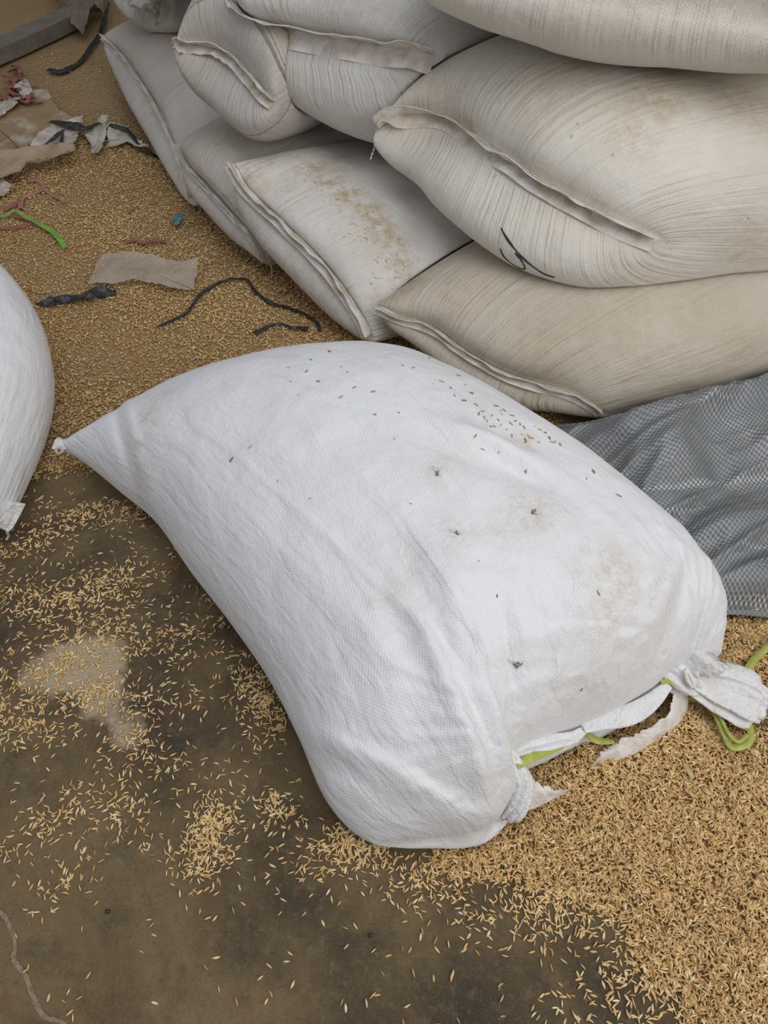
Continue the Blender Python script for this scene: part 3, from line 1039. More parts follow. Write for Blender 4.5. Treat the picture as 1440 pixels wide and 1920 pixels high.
paint(BF, [(462, 325, .05, .7), (500, 300, .04, .5), (545, 290, .04, .6), (590, 315, .045, .9), (620, 335, .045, 1.0), (655, 365, .045, 1.0), (690, 395, .045, 1.0), (715, 425, .04, 1.1), (735, 455, .04, 1.0), (750, 490, .035, 1.1), (755, 520, .035, .8),
           (540, 350, .05, .35), (520, 400, .04, .25), (700, 560, .03, .5), (640, 300, .05, .5), (480, 350, .04, .5)])
paint(BA, [(1230, 190, .07, .55), (1190, 240, .05, .5), (1210, 270, .04, .4), (1400, 200, .08, .35), (800, 190, .05, .35), (850, 215, .05, .5), (880, 235, .03, .6), (1000, 200, .05, .2), (1400, 460, .06, .4), (1250, 130, .06, .3)])
paint(BB, [(770, 530, .04, .9), (745, 550, .03, .8), (800, 510, .04, .4), (850, 560, .06, .3), (1170, 600, .09, .35), (1300, 560, .08, .4), (1000, 660, .08, .25), (1390, 650, .05, .4), (830, 600, .03, .5)])

# --- parts of the front sack
def hp(px, py, z):
    return P(px, py, z)


# puckered pinch where the mouth is tied, near its middle
def gather(name, base, tip, r0, r1, mat, parent, folds=9, n=26, k=72, seed=1, flat=0.55, amp=.18, flare=1.0):
    """a gathered tail of cloth: folded cross-section running from base to tip"""
    c = curve(base if len(base) > 2 else base, n)
    tang = np.gradient(c, axis=0)
    tang /= np.linalg.norm(tang, axis=1)[:, None]
    V = []
    for i in range(n):
        w = i / (n - 1)
        s = np.cross(tang[i], [0, 0, 1.0])
        s /= np.linalg.norm(s) + 1e-9
        b = np.cross(s, tang[i])
        r = tip(w)
        for j in range(k):
            a = 2 * math.pi * j / k
            rr = r * (1 + amp * math.sin(a * folds + seed + w * 2) + 0.5 * amp * math.sin(a * (folds * 2 - 3) + w * 5))
            V.append(c[i] + s * rr * math.cos(a) + b * rr * math.sin(a) * flat)
    F = []
    for i in range(n - 1):
        for j in range(k):
            F.append((i * k + j, i * k + (j + 1) % k, (i + 1) * k + (j + 1) % k, (i + 1) * k + j))
    V.append(c[0])
    V.append(c[-1] - tang[-1] * tip(1) * 0.4)
    for j in range(k):
        F.append((n * k, (j + 1) % k, j))
        F.append((n * k + 1, (n - 1) * k + j, (n - 1) * k + (j + 1) % k))
    V = np.array(V)
    V[:, 2] = np.maximum(V[:, 2], 0.012)
    return mesh_obj(name, V, F, mat, parent)


up = lambda w, t: np.array([0, 0, 1.0])
# tied corner at the right end of the mouth: knot and flattened tail
gather('tied_corner', [hp(1318, 1225, .12), hp(1296, 1262, .085), hp(1328, 1284, .062), hp(1372, 1296, .05), hp(1412, 1312, .04), hp(1432, 1322, .035)],
       lambda w: .040 - .110 * w + .330 * w * w - .225 * w ** 3 if w < .9 else .0345 - (w - .9) * .05, 0, 0, M_TIED, hero, folds=7, n=40, seed=2, flat=.5, amp=.14)
gather('tied_corner', [hp(1238, 1252, .10), hp(1266, 1266, .09), hp(1296, 1282, .075), hp(1312, 1290, .065)], lambda w: .012 + .014 * math.sin(math.pi * w), 0, 0, M_TIED, hero, folds=6, n=20, seed=5, flat=.8, amp=.16)
# pinch at the left end of the mouth
gather('tied_corner', [hp(925, 1400, .14), hp(950, 1432, .12), hp(966, 1468, .10), hp(962, 1505, .075), hp(950, 1530, .05)], lambda w: .008 + .013 * math.sin(math.pi * (.15 + .7 * w)), 0, 0, M_TIED, hero, folds=7, n=30, seed=9, flat=.75, amp=.22)
gather('tied_corner', [hp(955, 1436, .115), hp(972, 1450, .10), hp(980, 1480, .08), hp(972, 1506, .06)], lambda w: .007 + .010 * math.sin(math.pi * (.1 + .7 * w)), 0, 0, M_TIED, hero, folds=5, n=24, seed=4, flat=.5, amp=.15)
tube('knot', [hp(938, 1408, .15), hp(944, 1418, .15), hp(952, 1414, .15), hp(946, 1406, .15), hp(938, 1410, .15)], .0035, M_THREAD, hero, n=30, k=6)
tube('knot', [hp(1284, 1254, .12), hp(1296, 1270, .115), hp(1300, 1290, .10), hp(1290, 1276, .11), hp(1284, 1256, .12)], .004, M_HEMW, hero, n=30, k=6)
# rolled lips of the mouth
gather('mouth_lip', [hp(950, 1424, .115), hp(985, 1410, .115), hp(1030, 1396, .11), hp(1070, 1384, .10), hp(1092, 1370, .10)], lambda w: .004 + .009 * math.sin(math.pi * (.1 + .8 * w)), 0, 0, M_TIED, hero, folds=4, n=60, seed=3, flat=.6, amp=.22)
gather('mouth_lip', [hp(1092, 1366, .10), hp(1130, 1352, .10), hp(1180, 1338, .10), hp(1220, 1314, .10), hp(1252, 1284, .10)], lambda w: .004 + .011 * math.sin(math.pi * (.1 + .8 * w)), 0, 0, M_TIED, hero, folds=3, n=60, seed=6, flat=.55, amp=.22)


# torn flap below the mouth and the smaller one beside the pinch
def flap(name, inner, outer, mat, parent, n=90, m=9, jag=.004, seed=1, thick=.0015, cup=.008):
    a, b = curve(inner, n), curve(outer, n)
    V = []
    for i in range(n):
        j_ = vnoise(np.array([i * .9, 0, seed]), seed) * jag + vnoise(np.array([i * .25, 3, seed]), seed) * jag
        d = (a[i] - b[i])
        L = np.linalg.norm(d) + 1e-6
        for k in range(m):
            w = k / (m - 1)
            p = b[i] + d * w + d / L * j_ * w
            p[2] += cup * math.sin(math.pi * w) + .002 * float(vnoise(np.array([i * .12, w * 3, seed]), seed + 2))
            V.append(p)
    V = np.array(V)
    W = V.copy()
    W[:, 2] -= thick
    VV, F, src = solid_grid(V, W, n, m)
    return mesh_obj(name, VV, F, mat, parent, uv=VV[:, :2])


flap('torn_flap', [hp(1262, 1290, .075), hp(1256, 1330, .065), hp(1232, 1356, .06), hp(1195, 1375, .058), hp(1160, 1390, .055), hp(1130, 1408, .05), hp(1103, 1448, .04)],
     [hp(1292, 1292, .06), hp(1288, 1330, .03), hp(1268, 1362, .026), hp(1228, 1392, .026), hp(1180, 1418, .028), hp(1130, 1428, .034), hp(1100, 1450, .036)], M_HEMW, hero, seed=4)
flap('torn_flap', [hp(975, 1500, .06), hp(986, 1474, .075), hp(1000, 1464, .075), hp(1020, 1474, .06), hp(1045, 1478, .05), hp(1066, 1482, .038)],
     [hp(960, 1524, .04), hp(985, 1520, .036), hp(1005, 1514, .034), hp(1022, 1506, .034), hp(1045, 1494, .034), hp(1068, 1484, .034)], M_HEMW, hero, seed=8, cup=.004, n=60)


# green ribbon laced through the mouth, and its loose loop on the floor
def rib(pts, w, name='green_ribbon', mat=M_GREEN, parent=hero, **kw):
    return ribbon(name, [hp(*p) for p in pts], w, mat, parent, thick=.0012, **kw)


tilt = lambda w, t: np.cross(t, [0, -.45, 1.0])
rib([(968, 1434, .125), (990, 1424, .125), (1020, 1410, .12), (1053, 1396, .11)], .0135, n=30, side=None, fold=.0006)
rib([(1090, 1366, .10), (1104, 1378, .08), (1120, 1388, .07), (1138, 1390, .068), (1152, 1391, .068)], .012, n=40, taper=lambda u: 1 - .5 * abs(2 * u - 1) ** 2, fold=.001)
rib([(1240, 1280, .105), (1250, 1277, .105), (1262, 1282, .10)], .008, n=20)
rib([(962, 1516, .055), (980, 1504, .055), (998, 1490, .05), (1008, 1480, .05)], .005, n=20)
rib([(1292, 1306, .05), (1312, 1314, .045), (1334, 1324, .04), (1348, 1350, .036), (1358, 1378, .035), (1372, 1400, .035), (1392, 1398, .035), (1406, 1388, .036), (1408, 1364, .036), (1402, 1342, .038), (1396, 1330, .04)], .011, n=120, fold=.0012,
    taper=lambda u: .7 + .4 * abs(math.sin(u * 7)))
rib([(1336, 1324, .045), (1352, 1346, .042), (1366, 1374, .041), (1384, 1390, .041), (1402, 1378, .041)], .006, n=60, fold=.001)
gr = rib([(1396, 1272, .035), (1402, 1254, .035), (1416, 1236, .034), (1436, 1216, .032), (1470, 1190, .03), (1520, 1180, .03)], .012, n=60, fold=.0012)

# tip: the pinched corner of the far end, with its thread end
gather('tied_corner', [hp(128, 834, .075), hp(118, 834, .074), hp(108, 832, .072)], lambda w: .012 + .004 * w, 0, 0, M_TIED, hero, folds=4, n=12, seed=7, flat=.7, amp=.12)
tube('knot', [hp(116, 838, .085), hp(106, 842, .08), hp(108, 850, .075), hp(118, 846, .08), hp(112, 838, .085)], .0022, M_THREAD, hero, n=24, k=6)

# holes worn in the upper sheet
for (px, py, r, a) in [(820, 888, .010, .3), (857, 1000, .008, -.4), (1000, 960, .009, .6), (972, 1246, .012, 1.1), (1090, 1293, .005, 0), (932, 1117, .004, 0), (748, 774, .003, 0), (985, 884, .004, .5)]:
    p0, n0 = on(HERO_TREE, px, py, .001)
    t1 = n0.cross(Vector((math.sin(a), math.cos(a), 0))).normalized()
    t2 = n0.cross(t1)
    V, F = [p0 + n0 * .0004], []
    kk = 18
    for j in range(kk):
        rr = r * (.32 + .45 * random.random())
        V.append(p0 + t1 * rr * .55 * math.cos(j * 2 * math.pi / kk) + t2 * rr * math.sin(j * 2 * math.pi / kk))
    for j in range(kk):
        F.append((0, 1 + j, 1 + (j + 1) % kk))
    V2 = [v - n0 * .002 for v in V]
    F += [tuple(len(V) + q for q in reversed(f)) for f in F[:kk]]
    F += [(1 + j, len(V) + 1 + j, len(V) + 1 + (j + 1) % kk, 1 + (j + 1) % kk) for j in range(kk)]
    w_ = mesh_obj('worn_hole', V + V2, F, M_HOLE, hero, smooth_shade=False)
    if r > .007:
        for j in range(3):
            q0 = p0 + t1 * r * (random.random() - .5) * .9 + t2 * r * (random.random() - .5) + n0 * .001
            q1 = q0 + (t1 * (random.random() - .5) + t2 * (random.random() - .5)) * r * 2 + n0 * .002
            fr = tube('frayed_tape', [np.array(q0), np.array((q0 + q1) / 2 + n0 * .002), np.array(q1)], .0007, M_HEMW, w_, n=8, k=4)

# tail thread of the sack at the left edge
lf = [o for o in COL.objects if str(o.get('label', '')).startswith('white sack cut off')][0]
gather('tied_corner', [hp(18, 940, .08), hp(14, 968, .06), hp(12, 985, .045), hp(8, 992, .04)], lambda w: .026 - .016 * w, 0, 0, M_TIED, lf, folds=5, n=16, seed=3, flat=.8)
tube('thread_tail', [hp(10, 988, .04), hp(13, 998, .03), hp(16, 1004, .016), hp(12, 1012, .008)], .0025, M_THREAD, lf, n=20, k=6)

# gathered mouth of the tied sack at the top left
ti = [o for o in COL.objects if str(o.get('label', '')).startswith('grey sack with a gathered')][0]
gather('tied_mouth', [hp(268, -12, .40), hp(280, 8, .37), hp(289, 24, .35), hp(291, 29, .34)], lambda w: .055 * (1 - w) ** .8 + .006, 0, 0, M_GREY, ti, folds=8, n=20, seed=3, flat=.8, amp=.10)
tube('thread_tail', [hp(290, 26, .35), hp(292, 38, .32), hp(291, 50, .29), hp(293, 60, .27)], .003, M_THREAD, ti, n=20, k=6)

# frayed black tuft between the stained sack and the beige sack
fr_root = thing('frayed_rope_end', 'frayed dark rope end sticking out between the stained sack and the beige sack', 'rope', tuple(map(float, P(785, 648, .05))))
for i in range(26):
    a = P(775 + random.random() * 14, 652 + random.random() * 8, .05)
    b = P(770 + random.random() * 40, 632 + random.random() * 26, .06 + random.random() * .03)
    V = tube('strand', [a, (a + b) / 2 + np.random.default_rng(i).normal(0, .003, 3), b], .0009, M_CLOTH if i % 3 else M_THREAD, fr_root, n=8, k=4)

# ------------------------------------------------------------------ tarpaulin
n_, m_ = 150, 130
up_e = curve([P(1000, 800, .02), P(1090, 792, .05), P(1160, 776, .085), P(1260, 748, .075), P(1350, 722, .06), P(1440, 698, .045), P(1600, 655, .035)], n_)
lo_e = curve([P(1180, 1165, .012), P(1270, 1160, .014), P(1365, 1152, .022), P(1440, 1157, .024), P(1540, 1166, .024), P(1750, 1180, .02)], n_)
tt = np.linspace(0, 1, m_)
TV = up_e[:, None, :] * (1 - tt)[None, :, None] + lo_e[:, None, :] * tt[None, :, None]
q = TV.copy()
mask = (smooth(0, .10, tt) * smooth(0, .08, 1 - tt))[None, :]
ca, sa = math.cos(math.radians(28)), math.sin(math.radians(28))
u_ = q[..., 0] * ca + q[..., 1] * sa
v_ = -q[..., 0] * sa + q[..., 1] * ca
folds = 1 - np.abs(vnoise(np.stack([u_ * 1.6, v_ * 11, 0 * u_], -1), 5))
folds2 = 1 - np.abs(vnoise(np.stack([u_ * 3.5, v_ * 26, 0 * u_ + 2], -1), 6))
folds3 = 1 - np.abs(vnoise(np.stack([u_ * 9 + v_ * 5, v_ * 15 - u_ * 7, 0 * u_ + 4], -1), 7))
h = .012 * folds3 ** 3 + .042 * folds ** 3 + .016 * folds2 ** 2 + .024 * (fbm(np.stack([q[..., 0] * 6, q[..., 1] * 6, 0 * u_], -1), 9) + .3)
for (px, py, ang, ln, wd, amp) in [(1345, 930, 48, .16, .035, -.035), (1390, 880, 40, .16, .03, .035), (1300, 1010, 50, .12, .03, .02), (1380, 1000, 20, .16, .02, .022), (1200, 830, 22, .25, .03, .02), (1330, 800, 20, .30, .018, .016), (1420, 1090, 5, .2, .02, .012)]:
    c_ = P(px, py, .04)
    a_ = math.radians(ang)
    dx, dy = q[..., 0] - c_[0], q[..., 1] - c_[1]
    uu, vv = (dx * math.cos(a_) + dy * math.sin(a_)) / ln, (-dx * math.sin(a_) + dy * math.cos(a_)) / wd
    h = h + amp * np.exp(-uu ** 2 - vv ** 2)
q[..., 2] = q[..., 2] + h * mask
q[..., 2] = np.maximum(q[..., 2], .010)
qq = q.reshape(-1, 3)
for i in range(len(qq)):
    hit = HERO_TREE.ray_cast(Vector((qq[i, 0], qq[i, 1], -.5)), Vector((0, 0, 1)))
    if hit[0] is not None:
        qq[i, 2] = min(qq[i, 2], max(hit[0].z - .006, .004))
    for tr in (BB_TREE,):
        v_ = Vector(qq[i])
        loc, nn, _, dd = tr.find_nearest(v_, .3)
        if loc is not None and (v_ - loc).dot(nn) < 0:
            hit = tr.ray_cast(v_, Vector((.45, -.85, .1)).normalized(), .6)
            if hit[0] is not None:
                qq[i] = hit[0] + Vector((.002, -.005, 0))
UVt = np.stack([np.repeat(np.linspace(0, .75, n_), m_), np.tile(np.linspace(0, .62, m_), n_)], 1)
low = qq.copy()
low[:, 2] = np.maximum(low[:, 2] - .003, .001)
TVV, TF, src = solid_grid(qq, low, n_, m_)
tp = mesh_obj('tarpaulin', TVV, TF, M_TARP, uv=np.vstack([UVt, UVt])[src])
tag(tp, 'crumpled grey woven tarpaulin lying beside the big front sack', 'tarpaulin')
TARP_TREE = BVHTree.FromPolygons([tuple(map(float, p)) for p in qq], [tuple(map(int, f)) for f in grid_faces(n_, m_)])

# ------------------------------------------------------------------ litter on the floor
def top(o, label, cat, group=None):
    return tag(o, label, cat, group)


def flatpts(pts, z=.006):
    return [P(a, b, z) for a, b in pts]


# timber beam
def beam(name, p0, p1, w, h, mat):
    a, b = np.array(p0), np.array(p1)
    d = (b - a) / np.linalg.norm(b - a)
    s = np.array([-d[1], d[0], 0]) * w / 2
    n = 14
    V, F = [], []
    for i in range(n):
        c = a + (b - a) * i / (n - 1)
        j1, j2 = [float(vnoise(np.array([i * .8, k, 0.0]), 4)) * .003 for k in (1, 2)]
        for (x, z) in ((-1, 0), (-1, .94), (-.92, 1), (.92, 1), (1, .94), (1, 0)):
            V.append(c + s * x * (1 + j1 * 6) + np.array([0, 0, h * z + j2]))
    for i in range(n - 1):
        for k in range(6):
            F.append((i * 6 + k, (i + 1) * 6 + k, (i + 1) * 6 + (k + 1) % 6, i * 6 + (k + 1) % 6))
    F.append((0, 1, 2, 3, 4, 5))
    F.append(tuple((n - 1) * 6 + k for k in reversed(range(6))))
    return mesh_obj(name, V, F, mat, smooth_shade=False)


top(beam('timber_beam', P(-160, 185, .012), P(150, 42, .012), .095, .055, M_BEAM), 'weathered grey timber beam on the floor at the top left corner', 'timber')
rg = [P(95, -15, .01), P(150, -20, .01), P(205, 0, .01), P(200, 28, .01), P(180, 62, .01), P(160, 80, .01), P(140, 70, .01), P(120, 30, .01)]
top(sheet('dusty_rag', rg, M_CLOTH, relief=.09, scale=9, base=.02, seed=3, n=36), 'dark dusty crumpled rag at the end of the grey timber beam', 'rag')
top(ribbon('black_plastic_strip', [P(204, 6, .05), P(196, 36, .03), P(184, 66, .02), P(168, 92, .016), P(150, 112, .014), P(132, 124, .014), P(112, 133, .016), P(92, 130, .014)], .022, M_BLACK, n=70, m=5, thick=.002, wave=.008, seed=4, taper=lambda u: .5 + .8 * u, fold=.003, zmin=.004),
    'long black plastic strip running down from the dark rag', 'plastic strip')
# red strips in the heap at the left edge
nr_ = np.random.default_rng(5)
for i in range(18):
    x0, y0 = 2 + nr_.random() * 52, 132 + nr_.random() * 62
    a = nr_.random() * 6.3
    ln = 16 + nr_.random() * 26
    pts = [P(x0 + ln * t * math.cos(a) + 6 * math.sin(4 * t + i), y0 + .6 * ln * t * math.sin(a) + 4 * math.cos(5 * t + i), .014 + .03 * nr_.random()) for t in (0, .35, .7, 1)]
    top(ribbon('red_plastic_strip', pts, .010 + .01 * nr_.random(), M_RED if i % 3 else M_PINK, n=24, m=4, thick=.001, wave=.006, seed=i, zmin=.004), 'short dull red plastic strip in the tangled heap by the left edge', 'plastic strip', 'red strips in the tangled heap')
top(sheet('dusty_sheet', [P(-40, 205, .004), P(30, 185, .004), P(95, 178, .004), P(110, 215, .004), P(160, 236, .004), P(120, 262, .004), P(60, 284, .004), P(25, 294, .004), P(-40, 296, .004)], M_DUSTY, relief=.016, base=.006, seed=7, n=30, curl=.008),
    'dust-covered sheet with a white torn edge beside the heap of red strips', 'plastic sheet')
top(sheet('plastic_scrap', [P(-20, 218, .014), P(20, 196, .016), P(42, 190, .016), P(36, 208, .014), P(0, 232, .014)], M_PAPER, relief=.012, base=.012, seed=17, n=14), 'small white plastic scrap just below the red strips at the left edge', 'plastic scrap')
top(sheet('plastic_scrap', [P(30, 175, .014), P(55, 160, .018), P(66, 178, .016), P(48, 192, .014)], M_PAPER, relief=.02, base=.012, seed=18, n=14), 'whitish crumpled scrap at the right end of the red strips', 'plastic scrap')
top(sheet('paper_sheet', [P(80, 266, .014), P(118, 244, .018), P(164, 238, .016), P(152, 266, .012), P(140, 294, .012), P(108, 296, .012), P(60, 290, .012)], M_PAPER, relief=.012, base=.014, seed=9, n=24, curl=.01),
    'pale torn sheet under the crossed black leaf-like strips', 'plastic sheet')
top(sheet('torn_plastic', [P(192, 232, .008), P(208, 232, .010), P(202, 262, .008), P(190, 296, .008), P(178, 302, .008), P(172, 276, .008), P(164, 266, .008), P(182, 252, .008)], M_PAPER, relief=.016, base=.008, seed=10, n=20, curl=.006),
    'narrow torn pale plastic piece hanging from the black strap', 'torn plastic')
top(sheet('torn_plastic', [P(206, 240, .008), P(236, 246, .008), P(258, 272, .008), P(282, 288, .008), P(266, 290, .008), P(240, 276, .008), P(204, 282, .008)], M_PAPER, relief=.018, base=.008, seed=12, n=20, curl=.004),
    'wider torn pale plastic piece beside the narrow one on the black strap', 'torn plastic')
top(sheet('cardboard_piece', [P(-60, 305, .02), P(40, 300, .025), P(120, 290, .03), P(148, 294, .03), P(150, 303, .028), P(110, 314, .024), P(60, 322, .02), P(42, 340, .018), P(10, 352, .018), P(-60, 366, .018)], M_CARD, relief=.012, base=.016, seed=13, n=30, curl=.012, thick=.004),
    'flat dusty cardboard piece with a pale edge at the left picture edge', 'cardboard')
top(sheet('paper_scrap', [P(-30, 356, .012), P(10, 348, .014), P(26, 356, .014), P(14, 372, .012), P(-30, 380, .012)], M_PAPER, relief=.016, base=.008, seed=14, n=14), 'white paper scrap under the near edge of the cardboard', 'paper scrap')
# black straps and leaf-like strips
top(ribbon('black_strap', [P(92, 228, .05), P(120, 231, .052), P(140, 236, .05), P(162, 240, .045), P(176, 235, .04), P(190, 230, .036)], .030, M_BLACK, n=60, m=6, thick=.002, wave=.008, seed=6, taper=lambda u: .35 + .75 * math.sin(math.pi * min(u + .12, 1)), zmin=.014), 'black plastic strap lying flat on the pale sheets, widest at left', 'plastic strap')
top(ribbon('black_strap', [P(204, 232, .035), P(226, 238, .036), P(240, 246, .034), P(256, 264, .03), P(276, 284, .024), P(296, 294, .014), P(314, 302, .012)], .016, M_BLACK, n=70, m=5, thick=.002, wave=.005, seed=8, zmin=.006), 'black plastic strap running from the torn plastic to the far left sack', 'plastic strap')
top(ribbon('black_strap', [P(118, 244, .055), P(104, 256, .053), P(86, 270, .045), P(64, 288, .04)], .018, M_BLACK, n=40, m=5, thick=.002, wave=.004, seed=9, taper=lambda u: 1.1 - .8 * u, zmin=.014), 'pointed black strip slanting down left across the pale sheet', 'plastic strip')
top(ribbon('black_strap', [P(118, 246, .056), P(116, 260, .054), P(112, 274, .05), P(108, 288, .046)], .018, M_BLACK, n=30, m=5, thick=.002, wave=.003, seed=10, taper=lambda u: .35 + .8 * u, zmin=.014), 'black leaf-shaped strip pointing straight down on the pale sheet', 'plastic strip')
top(tube('thin_black_twine', [P(-10, 236, .04), P(20, 262, .04), P(44, 288, .036)], .0016, M_BLACK, n=30, k=6), 'thin black cord lying slantwise over the dust-covered sheet', 'cord')
for i, (pts, w, m, lab) in enumerate([
    ([(52, 340), (70, 338), (82, 352), (60, 364), (42, 372), (38, 392)], .014, M_PINK, 'faded red strip curled below the cardboard tip'),
    ([(80, 352), (92, 362), (106, 370), (122, 380)], .010, M_PINK, 'thin faded red strip pointing right below the cardboard tip'),
    ([(8, 394), (22, 386), (38, 376)], .016, M_RED, 'bright red strip end just above the green strip'),
    ([(-10, 427), (16, 428), (40, 425), (58, 418), (46, 410), (20, 404)], .010, M_RED, 'dark red looped strip below the start of the green strip'),
    ([(238, 453), (256, 450), (270, 456), (288, 451), (310, 453)], .014, M_RED, 'dark red twisted strip alone on the husks'),
    ([(242, 398), (250, 392), (258, 386)], .006, M_RED, 'tiny red sliver on the husks above the dark red twisted strip')]):
    top(ribbon('red_plastic_strip', [P(a, b, .014) for a, b in pts], w, m, n=50, m=4, thick=.0012, wave=.005, seed=20 + i, zmin=.013, fold=.001), lab, 'plastic strip')
top(ribbon('green_plastic_strip', [P(-10, 404, .016), P(10, 406, .016), P(28, 396, .02), P(50, 408, .018), P(80, 424, .018), P(98, 434, .02), P(112, 450, .018), P(122, 464, .016)], .013, M_LIME, n=80, m=5, thick=.0014, wave=.003, seed=30, taper=lambda u: .45 + .8 * u, zmin=.014),
    'bright green plastic strip bent across the husks at the left', 'plastic strip')
top(sheet('blue_wrapper', [P(324, 427, .01), P(328, 418, .012), P(338, 409, .014), P(348, 410, .012), P(342, 420, .012), P(334, 428, .01)], M_BLUE, relief=.012, base=.010, scale=30, seed=15, n=14), 'small blue and green wrapper on the husks', 'wrapper')
top(sheet('clear_plastic_sheet', [P(170, 543, .012), P(182, 512, .012), P(196, 486, .012), P(240, 484, .012), P(285, 488, .014), P(322, 500, .014), P(350, 506, .014), P(374, 490, .024), P(372, 524, .018), P(366, 556, .012), P(338, 552, .012), P(300, 544, .012), P(256, 534, .012), P(215, 541, .012)], M_CLEAR, relief=.008, base=.014, scale=12, seed=16, n=30, thick=.0008),
    'dusty translucent plastic sheet lying on the husks', 'plastic sheet')
top(ribbon('black_plastic_strip', [P(68, 572, .014), P(88, 569, .016), P(112, 560, .018), P(150, 557, .018), P(184, 550, .018), P(217, 547, .016)], .030, M_BLACK, n=80, m=7, thick=.002, wave=.012, seed=32, taper=lambda u: .12 + .95 * smooth(0, .3, u) - .35 * smooth(.8, 1, u), zmin=.013), 'wide crumpled black plastic strip beside the left edge sack', 'plastic strip')
top(ribbon('black_twine', [P(297, 613, .012), P(328, 600, .012), P(352, 586, .012), P(368, 562, .014), P(386, 545, .014), P(412, 530, .014), P(440, 523, .016), P(462, 524, .016), P(478, 545, .014), P(505, 567, .014), P(540, 577, .014), P(572, 590, .014), P(592, 604, .012), P(600, 622, .010)], .0085, M_BLACK, n=200, m=4, thick=.0022, wave=.004, seed=34, zmin=.013),
    'long thin black cord arched across the husks', 'cord')
top(ribbon('black_plastic_strip', [P(477, 626, .012), P(494, 616, .014), P(512, 609, .014), P(530, 608, .014), P(548, 614, .014), P(562, 616, .012), P(578, 619, .010)], .012, M_BLACK, n=70, m=5, thick=.0016, wave=.005, seed=35, taper=lambda u: .55 + .6 * abs(math.cos(u * 3.1)) ** 2, zmin=.013), 'short black plastic strip inside the curve of the long cord', 'plastic strip')
top(ribbon('straw', [P(1045 + 240, 1432, .04), P(1290, 1443, .04), P(1300, 1459, .036)], .007, M_STRAW, n=16, m=4, thick=.001), 'flat piece of dry straw on the husk heap below the green loop', 'straw')
top(ribbon('straw', [P(510, 1369, .006), P(524, 1365, .006), P(536, 1363, .006)], .005, M_STRAW, n=12, m=3, thick=.001), 'short pale straw on the concrete against the front sack', 'straw')
top(tube('straw', [P(1000, 1498 + 140, .03), P(1040, 1580, .03)], .001, M_STRAW, n=12, k=5) if False else ribbon('straw', [P(522, 545, .016), P(530, 541, .016), P(537, 547, .014)], .010, M_STRAW, n=12, m=3, thick=.001), 'curled bit of straw beside the bend of the long black cord', 'straw')
for (x, y, lab) in [(202, 1709, 'black seed-like speck on the bare concrete at lower left'), (695, 1753, 'black speck on the bare concrete at the bottom middle')]:
    c = P(x, y, .003)
    V, F = [], []
    for i in range(5):
        for j in range(8):
            a, b = math.pi * i / 4, 2 * math.pi * j / 8
            V.append(c + np.array([.004 * math.sin(a) * math.cos(b) * (1.3 if j % 2 else .9), .0028 * math.sin(a) * math.sin(b), .0028 * math.cos(a)]))
    F = [(i * 8 + j, (i + 1) * 8 + j, (i + 1) * 8 + (j + 1) % 8, i * 8 + (j + 1) % 8) for i in range(4) for j in range(8)]
    top(mesh_obj('black_speck', V, F, M_BLACK), lab, 'debris')
ck = ribbon('floor_crack', [P(-12, 1700, .0005), P(12, 1724, .0005), P(28, 1768, .0005), P(26, 1800, .0005), P(48, 1830, .0005), P(62, 1868, .0005), P(82, 1905, .0005), P(112, 1916, .0005), P(150, 1945, .0005)], .006, M_CRACK, parent=fl, n=160, m=4, thick=.0012, wave=.0004, seed=40, taper=lambda u: .7 + .7 * abs(float(vnoise(np.array([u * 60, 0, 0.0]), 3))))

# ------------------------------------------------------------------ rice husks
def inpoly(x, y, poly):
    r = np.zeros(x.shape, bool)
    n = len(poly)
    for i in range(n):
        x0, y0 = poly[i][:2]
        x1, y1 = poly[(i + 1) % n][:2]
        c = ((y0 > y) != (y1 > y)) & (x < (x1 - x0) * (y - y0) / (y1 - y0 + 1e-12) + x0)
        r ^= c
    return r


def edge_dist(x, y, poly):
    """signed distance, positive inside"""
    d = np.full(x.shape, 1e9)
    n = len(poly)
    for i in range(n):
        a, b = np.array(poly[i][:2]), np.array(poly[(i + 1) % n][:2])
        e = b - a
        t = np.clip(((x - a[0]) * e[0] + (y - a[1]) * e[1]) / (e @ e), 0, 1)
        d = np.minimum(d, np.hypot(x - a[0] - t * e[0], y - a[1] - t * e[1]))
    return np.where(inpoly(x, y, poly), d, -d)


